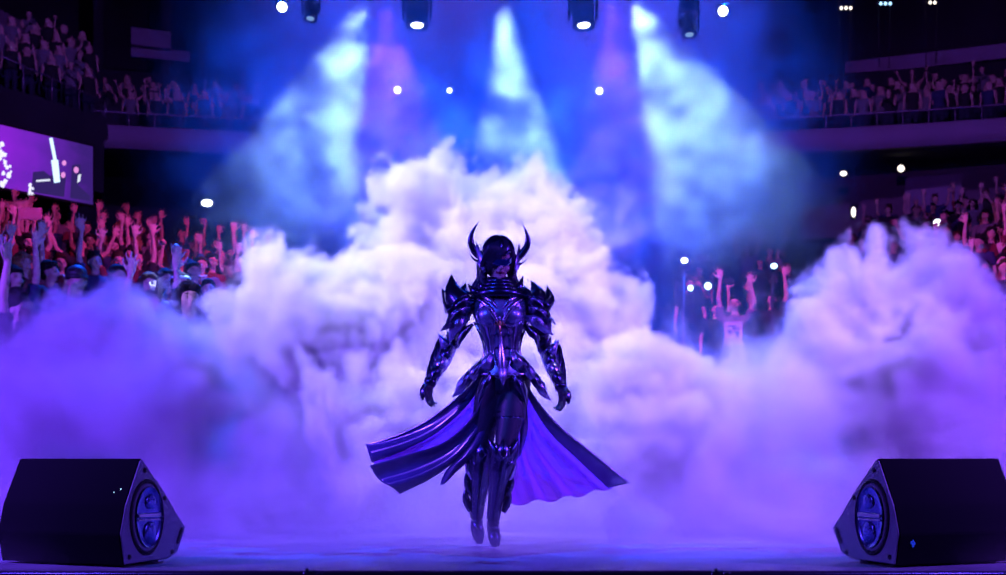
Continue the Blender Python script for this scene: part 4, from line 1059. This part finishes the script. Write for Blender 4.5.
# unseen side spots, added to light the smoke and leave the performer dark
spot('side_left_white', (-5.6, 5.6, 4.6), (-.6, 9.2, 2.0), (.48, .44, 1), 4900, 32, .9, .3)
spot('side_right_white', (5.6, 5.6, 4.2), (1.0, 9.2, 1.5), (.37, .26, 1), 2800, 34, .9, .3)
spot('violet_side_left', (-6.5, 4.5, 3.6), (-2.8, 9, .8), (.15, .04, 1), 3600, 70, .8, .3)
spot('violet_side_right', (6.5, 4.5, 3.8), (3.0, 9, 1.0), (.22, .05, 1), 4000, 70, .8, .3)
spot('low_side_left', (-4.6, 4.9, 2.4), (-.6, 6.3, 0), (.16, .06, 1), 420, 60, .9, .2)  # low pair added to brighten the floor and fog at the stage front
spot('low_side_right', (4.6, 4.9, 2.4), (.6, 6.3, 0), (.18, .06, 1), 420, 60, .9, .2)
# unseen spots behind the camera, added as front fill on the performer
spot('front_fill_left', (-6, -2, 7), (-.6, 8, .8), (.04, .085, 1), 4200, 15, .8, .3)
spot('front_fill_right', (6, -2, 7), (.6, 8, .8), (.14, .055, 1), 3200, 15, .8, .3)
# crowd light
spot('crowd_magenta', (1.5, 12.5, 8.6), (-6.5, 20, 4.2), (1, .05, .4), 3200, 56, .7, .2)
spot('crowd_violet_left', (-2, 8, 11), (-8, 24, 6), (.26, .06, 1), 1300, 65, .8, .3)
spot('crowd_violet_right', (2, 8, 11), (9, 26, 6), (.30, .05, .9), 2900, 65, .8, .3)
spot('crowd_magenta_right', (0, 12.5, 8.6), (5.0, 18.5, 3.2), (1, .08, .7), 2800, 62, .7, .2)
spot('balcony_left', (0, 16, 17), (-15.5, 37, 11.2), (.34, .09, 1), 4200, 44, .8, .4)
spot('balcony_right', (0, 16, 17), (15.5, 37, 11.2), (.36, .09, .95), 4600, 44, .8, .4)

# ------------------------------------------------------------------ smoke and haze
def volmat(name, col, dens, an=0.0):
    m = bpy.data.materials.new(name); m.use_nodes = True; t = m.node_tree; t.nodes.clear(); g = NT(t)
    a = g.n('ShaderNodeAttribute', attribute_name='density')
    v = g.n('ShaderNodeVolumeScatter', {'Color': col, 'Density': g.m('MULTIPLY', a.outputs['Fac'], dens), 'Anisotropy': an})
    g.n('ShaderNodeOutputMaterial', {'Volume': v.outputs[0]}); return m
def volume(name, mn, mx, vox, material, field, label, cat):
    t = bpy.data.node_groups.new(name, 'GeometryNodeTree'); t.interface.new_socket('Geometry', in_out='OUTPUT', socket_type='NodeSocketGeometry')
    g = NT(t); pos = g.n('GeometryNodeInputPosition').outputs[0]; dens = field(g, pos)
    vc = g.n('GeometryNodeVolumeCube', {'Density': dens, 'Min': mn, 'Max': mx, 'Resolution X': int((mx[0]-mn[0])/vox), 'Resolution Y': int((mx[1]-mn[1])/vox), 'Resolution Z': int((mx[2]-mn[2])/vox)})
    s_ = g.n('GeometryNodeSetMaterial', {'Geometry': vc.outputs[0], 'Material': material}); g.n('NodeGroupOutput', {0: s_.outputs[0]})
    v = bpy.data.volumes.new(name); o = bpy.data.objects.new(name, v); C.objects.link(o); v.materials.append(material)
    md = o.modifiers.new('density', 'NODES'); md.node_group = t
    return tag(o, label, cat, kind='stuff')
def vnoise(g, pos, sc_, det, off, rough=.55, col=False):
    n = g.n('ShaderNodeTexNoise', {'Vector': g.v('ADD', pos, off), 'Scale': sc_, 'Detail': det, 'Roughness': rough}); return n.outputs['Color' if col else 0]
def warped(g, pos, sc_, det, amp, off):
    wv = g.v('SUBTRACT', vnoise(g, pos, sc_, det, off, .6, True), (.5, .5, .5)); wv = g.n('ShaderNodeVectorMath', {0: wv, 'Scale': amp}, operation='SCALE').outputs[0]
    return g.v('ADD', pos, wv)
# crisp plumes (px, py, distance, radius in px)
CR = [(-15, 385, 8.8, 42), (22, 362, 8.9, 34), (60, 345, 8.9, 32), (98, 332, 8.9, 30), (140, 345, 8.9, 32), (182, 356, 8.9, 32), (120, 370, 8.8, 44), (50, 385, 8.7, 44), (190, 375, 8.8, 40), (258, 262, 8.8, 22), (272, 250, 8.9, 20), (285, 292, 8.8, 42), (322, 280, 8.9, 30), (352, 296, 9.0, 36), (250, 320, 8.8, 34), (300, 340, 8.8, 55),
      (408, 178, 9.3, 22), (432, 168, 9.3, 24), (455, 180, 9.4, 24), (425, 210, 9.3, 44), (400, 250, 9.2, 36), (470, 240, 9.4, 60), (500, 178, 9.6, 26), (530, 190, 9.6, 34), (545, 230, 9.5, 52), (575, 262, 9.4, 44), (430, 300, 9.2, 70), (520, 310, 9.4, 80), (592, 310, 9.4, 45), (370, 330, 9.1, 60),
      (620, 356, 9.1, 42), (664, 378, 8.9, 38), (698, 400, 8.6, 34), (732, 412, 8.4, 30), (764, 408, 8.4, 28), (710, 430, 8.6, 60), (640, 430, 8.8, 80), (560, 400, 9.2, 80), (470, 390, 9.2, 80), (380, 410, 8.9, 70), (340, 415, 8.4, 34), (355, 450, 8.4, 48), (300, 400, 8.9, 55),
      (850, 284, 9.0, 32), (884, 280, 9.1, 28), (915, 285, 9.1, 42), (950, 290, 9.1, 34), (868, 310, 9.0, 56), (940, 340, 9.0, 60), (835, 350, 8.9, 46), (890, 390, 8.9, 70), (622, 549, 6.9, 26), (826, 305, 9.1, 26)]
SF = [(-20, 385, 8.6, 60), (40, 362, 8.6, 62), (95, 352, 8.7, 50), (140, 360, 8.8, 50), (195, 368, 8.8, 48), (30, 420, 8.2, 70), (120, 400, 8.2, 70), (10, 420, 9.0, 90), (90, 420, 9.0, 90), (180, 430, 9.0, 90), (255, 420, 9.0, 80), (60, 500, 8.6, 90), (160, 510, 8.4, 90), (260, 500, 8.4, 90), (360, 520, 8.8, 80), (450, 510, 9.3, 80), (540, 505, 9.3, 85), (640, 520, 8.9, 85), (740, 510, 8.4, 90), (830, 480, 8.6, 90), (930, 470, 8.7, 100), (1000, 420, 8.8, 90), (990, 340, 9.1, 50), (780, 430, 8.7, 80), (770, 390, 9.0, 60), (800, 420, 8.4, 60), (730, 450, 8.2, 60), (680, 460, 8.6, 80), (480, 460, 9.0, 90), (990, 530, 8.4, 80), (760, 385, 9.4, 40), (690, 372, 9.6, 36), (640, 310, 9.8, 26), (600, 228, 9.9, 38)]
def smoke_field(g, pos):
    p = warped(g, pos, 1.1, 2, .9, (3.1, 7.7, 1.3)); p = warped(g, p, 4.0, 7, .95, (9, 2, 5))
    def blobs(L, sm):
        acc = None
        for px, py, Y, r in L:
            c = P(px, py, Y); rr = r*Y/FP*1.12
            d = g.n('ShaderNodeVectorMath', {0: p, 1: tuple(c)}, operation='DISTANCE').outputs['Value']
            v = g.m('MULTIPLY_ADD', d, -1.0, rr)
            acc = v if acc is None else g.m('SMOOTH_MAX', acc, v, sm)
        return acc
    cr = g.m('MULTIPLY', blobs(CR, .04), 12.0, clamp=True)
    nz = vnoise(g, pos, 1.6, 5, (1, 1, 8))
    so = g.m('MULTIPLY', g.m('MULTIPLY', blobs(SF, .2), 2.6, clamp=True), g.n('ShaderNodeMapRange', {0: nz, 1: .36, 2: .64, 3: .10, 4: 1.1}).outputs[0])
    so = g.m('MULTIPLY', so, .7)
    # low fog rolling over the stage floor, thinner towards the front
    sp = g.n('ShaderNodeSeparateXYZ', {0: pos}); z = sp.outputs[2]; y = sp.outputs[1]
    lf = g.n('ShaderNodeMapRange', {0: g.m('ADD', z, g.m('MULTIPLY', nz, .9)), 1: .95, 2: .3, 3: 0, 4: 1}).outputs[0]
    lf = g.m('MULTIPLY', lf, g.n('ShaderNodeMapRange', {0: y, 1: 7.15, 2: 8.6, 3: .008, 4: .2}).outputs[0])
    ff = g.n('ShaderNodeMapRange', {0: z, 1: .22, 2: .02, 3: 0, 4: .06}).outputs[0]; ff = g.m('MULTIPLY', ff, g.n('ShaderNodeMapRange', {0: nz, 1: .35, 2: .6, 3: .5, 4: 1}).outputs[0]); lf = g.m('MAXIMUM', lf, ff)
    inside = g.n('ShaderNodeMapRange', {0: z, 1: 0.0, 2: .02, 3: 0, 4: 1}).outputs[0]
    d = g.m('MAXIMUM', cr, g.m('ADD', so, lf))
    return g.m('MULTIPLY', d, inside)
volume('stage_smoke', (-4.7, 5.85, 0), (4.7, 10.9, 3.35), .026, volmat('smoke', (.97, .96, 1, 1), 11.0), smoke_field, 'billowing white and violet smoke banks covering the stage behind the performer', 'smoke')
def haze_field(g, pos):
    sp = g.n('ShaderNodeSeparateXYZ', {0: pos}); x, y, z = sp.outputs
    base = vnoise(g, pos, .5, 3, (4, 4, 4)); base = g.n('ShaderNodeMapRange', {0: base, 1: .3, 2: .7, 3: .35, 4: 1.1}).outputs[0]
    p = warped(g, pos, 1.1, 4, .8, (2, 9, 4)); p = warped(g, p, 4.5, 5, .35, (5, 1, 2))
    cl = vnoise(g, p, 2.0, 6, (7.3, 1.1, 2.9), .62); cl = g.n('ShaderNodeMapRange', {0: cl, 1: .47, 2: .64, 3: 0, 4: 15}).outputs[0]
    near = g.n('ShaderNodeMapRange', {0: g.m('ABSOLUTE', g.m('SUBTRACT', y, 12.5)), 1: 1.2, 2: .5, 3: 0, 4: 1}).outputs[0]
    up = g.n('ShaderNodeMapRange', {0: z, 1: 3.0, 2: 5.5, 3: 1, 4: .10}).outputs[0]; up = g.m('MULTIPLY', up, g.n('ShaderNodeMapRange', {0: z, 1: 2.5, 2: 4.1, 3: .08, 4: 1}).outputs[0])
    fx = g.n('ShaderNodeMapRange', {0: g.m('ABSOLUTE', x), 1: 3.8, 2: 1.6, 3: 0, 4: 1}, interpolation_type='SMOOTHSTEP').outputs[0]
    fy = g.m('MULTIPLY', g.n('ShaderNodeMapRange', {0: y, 1: 9.8, 2: 11.5, 3: 0, 4: 1}, interpolation_type='SMOOTHSTEP').outputs[0], g.n('ShaderNodeMapRange', {0: y, 1: 19.9, 2: 15, 3: 0, 4: 1}, interpolation_type='SMOOTHSTEP').outputs[0])
    upfar = g.n('ShaderNodeMapRange', {0: y, 1: 13.6, 2: 14.6, 3: 0, 4: 1}).outputs[0]
    d = g.m('MULTIPLY', g.m('ADD', base, g.m('MULTIPLY', cl, near)), g.m('MAXIMUM', up, upfar))
    return g.m('MULTIPLY', d, g.m('MULTIPLY', fx, fy))
volume('stage_haze', (-4.8, 9.8, .5), (4.8, 20, 7.6), .06, volmat('haze', (.95, .96, 1, 1), .038, .2), haze_field, 'thin blue haze with drifting cloud patches caught in the stage beams', 'haze')
#CYCLES
cy = scn.cycles
cy.volume_bounces = 3; cy.max_bounces = 8; cy.volume_step_rate = 1.8; cy.volume_max_steps = 512
cy.use_denoising = True; cy.denoising_input_passes = 'RGB'; cy.use_light_tree = True; cy.sample_clamp_indirect = 4
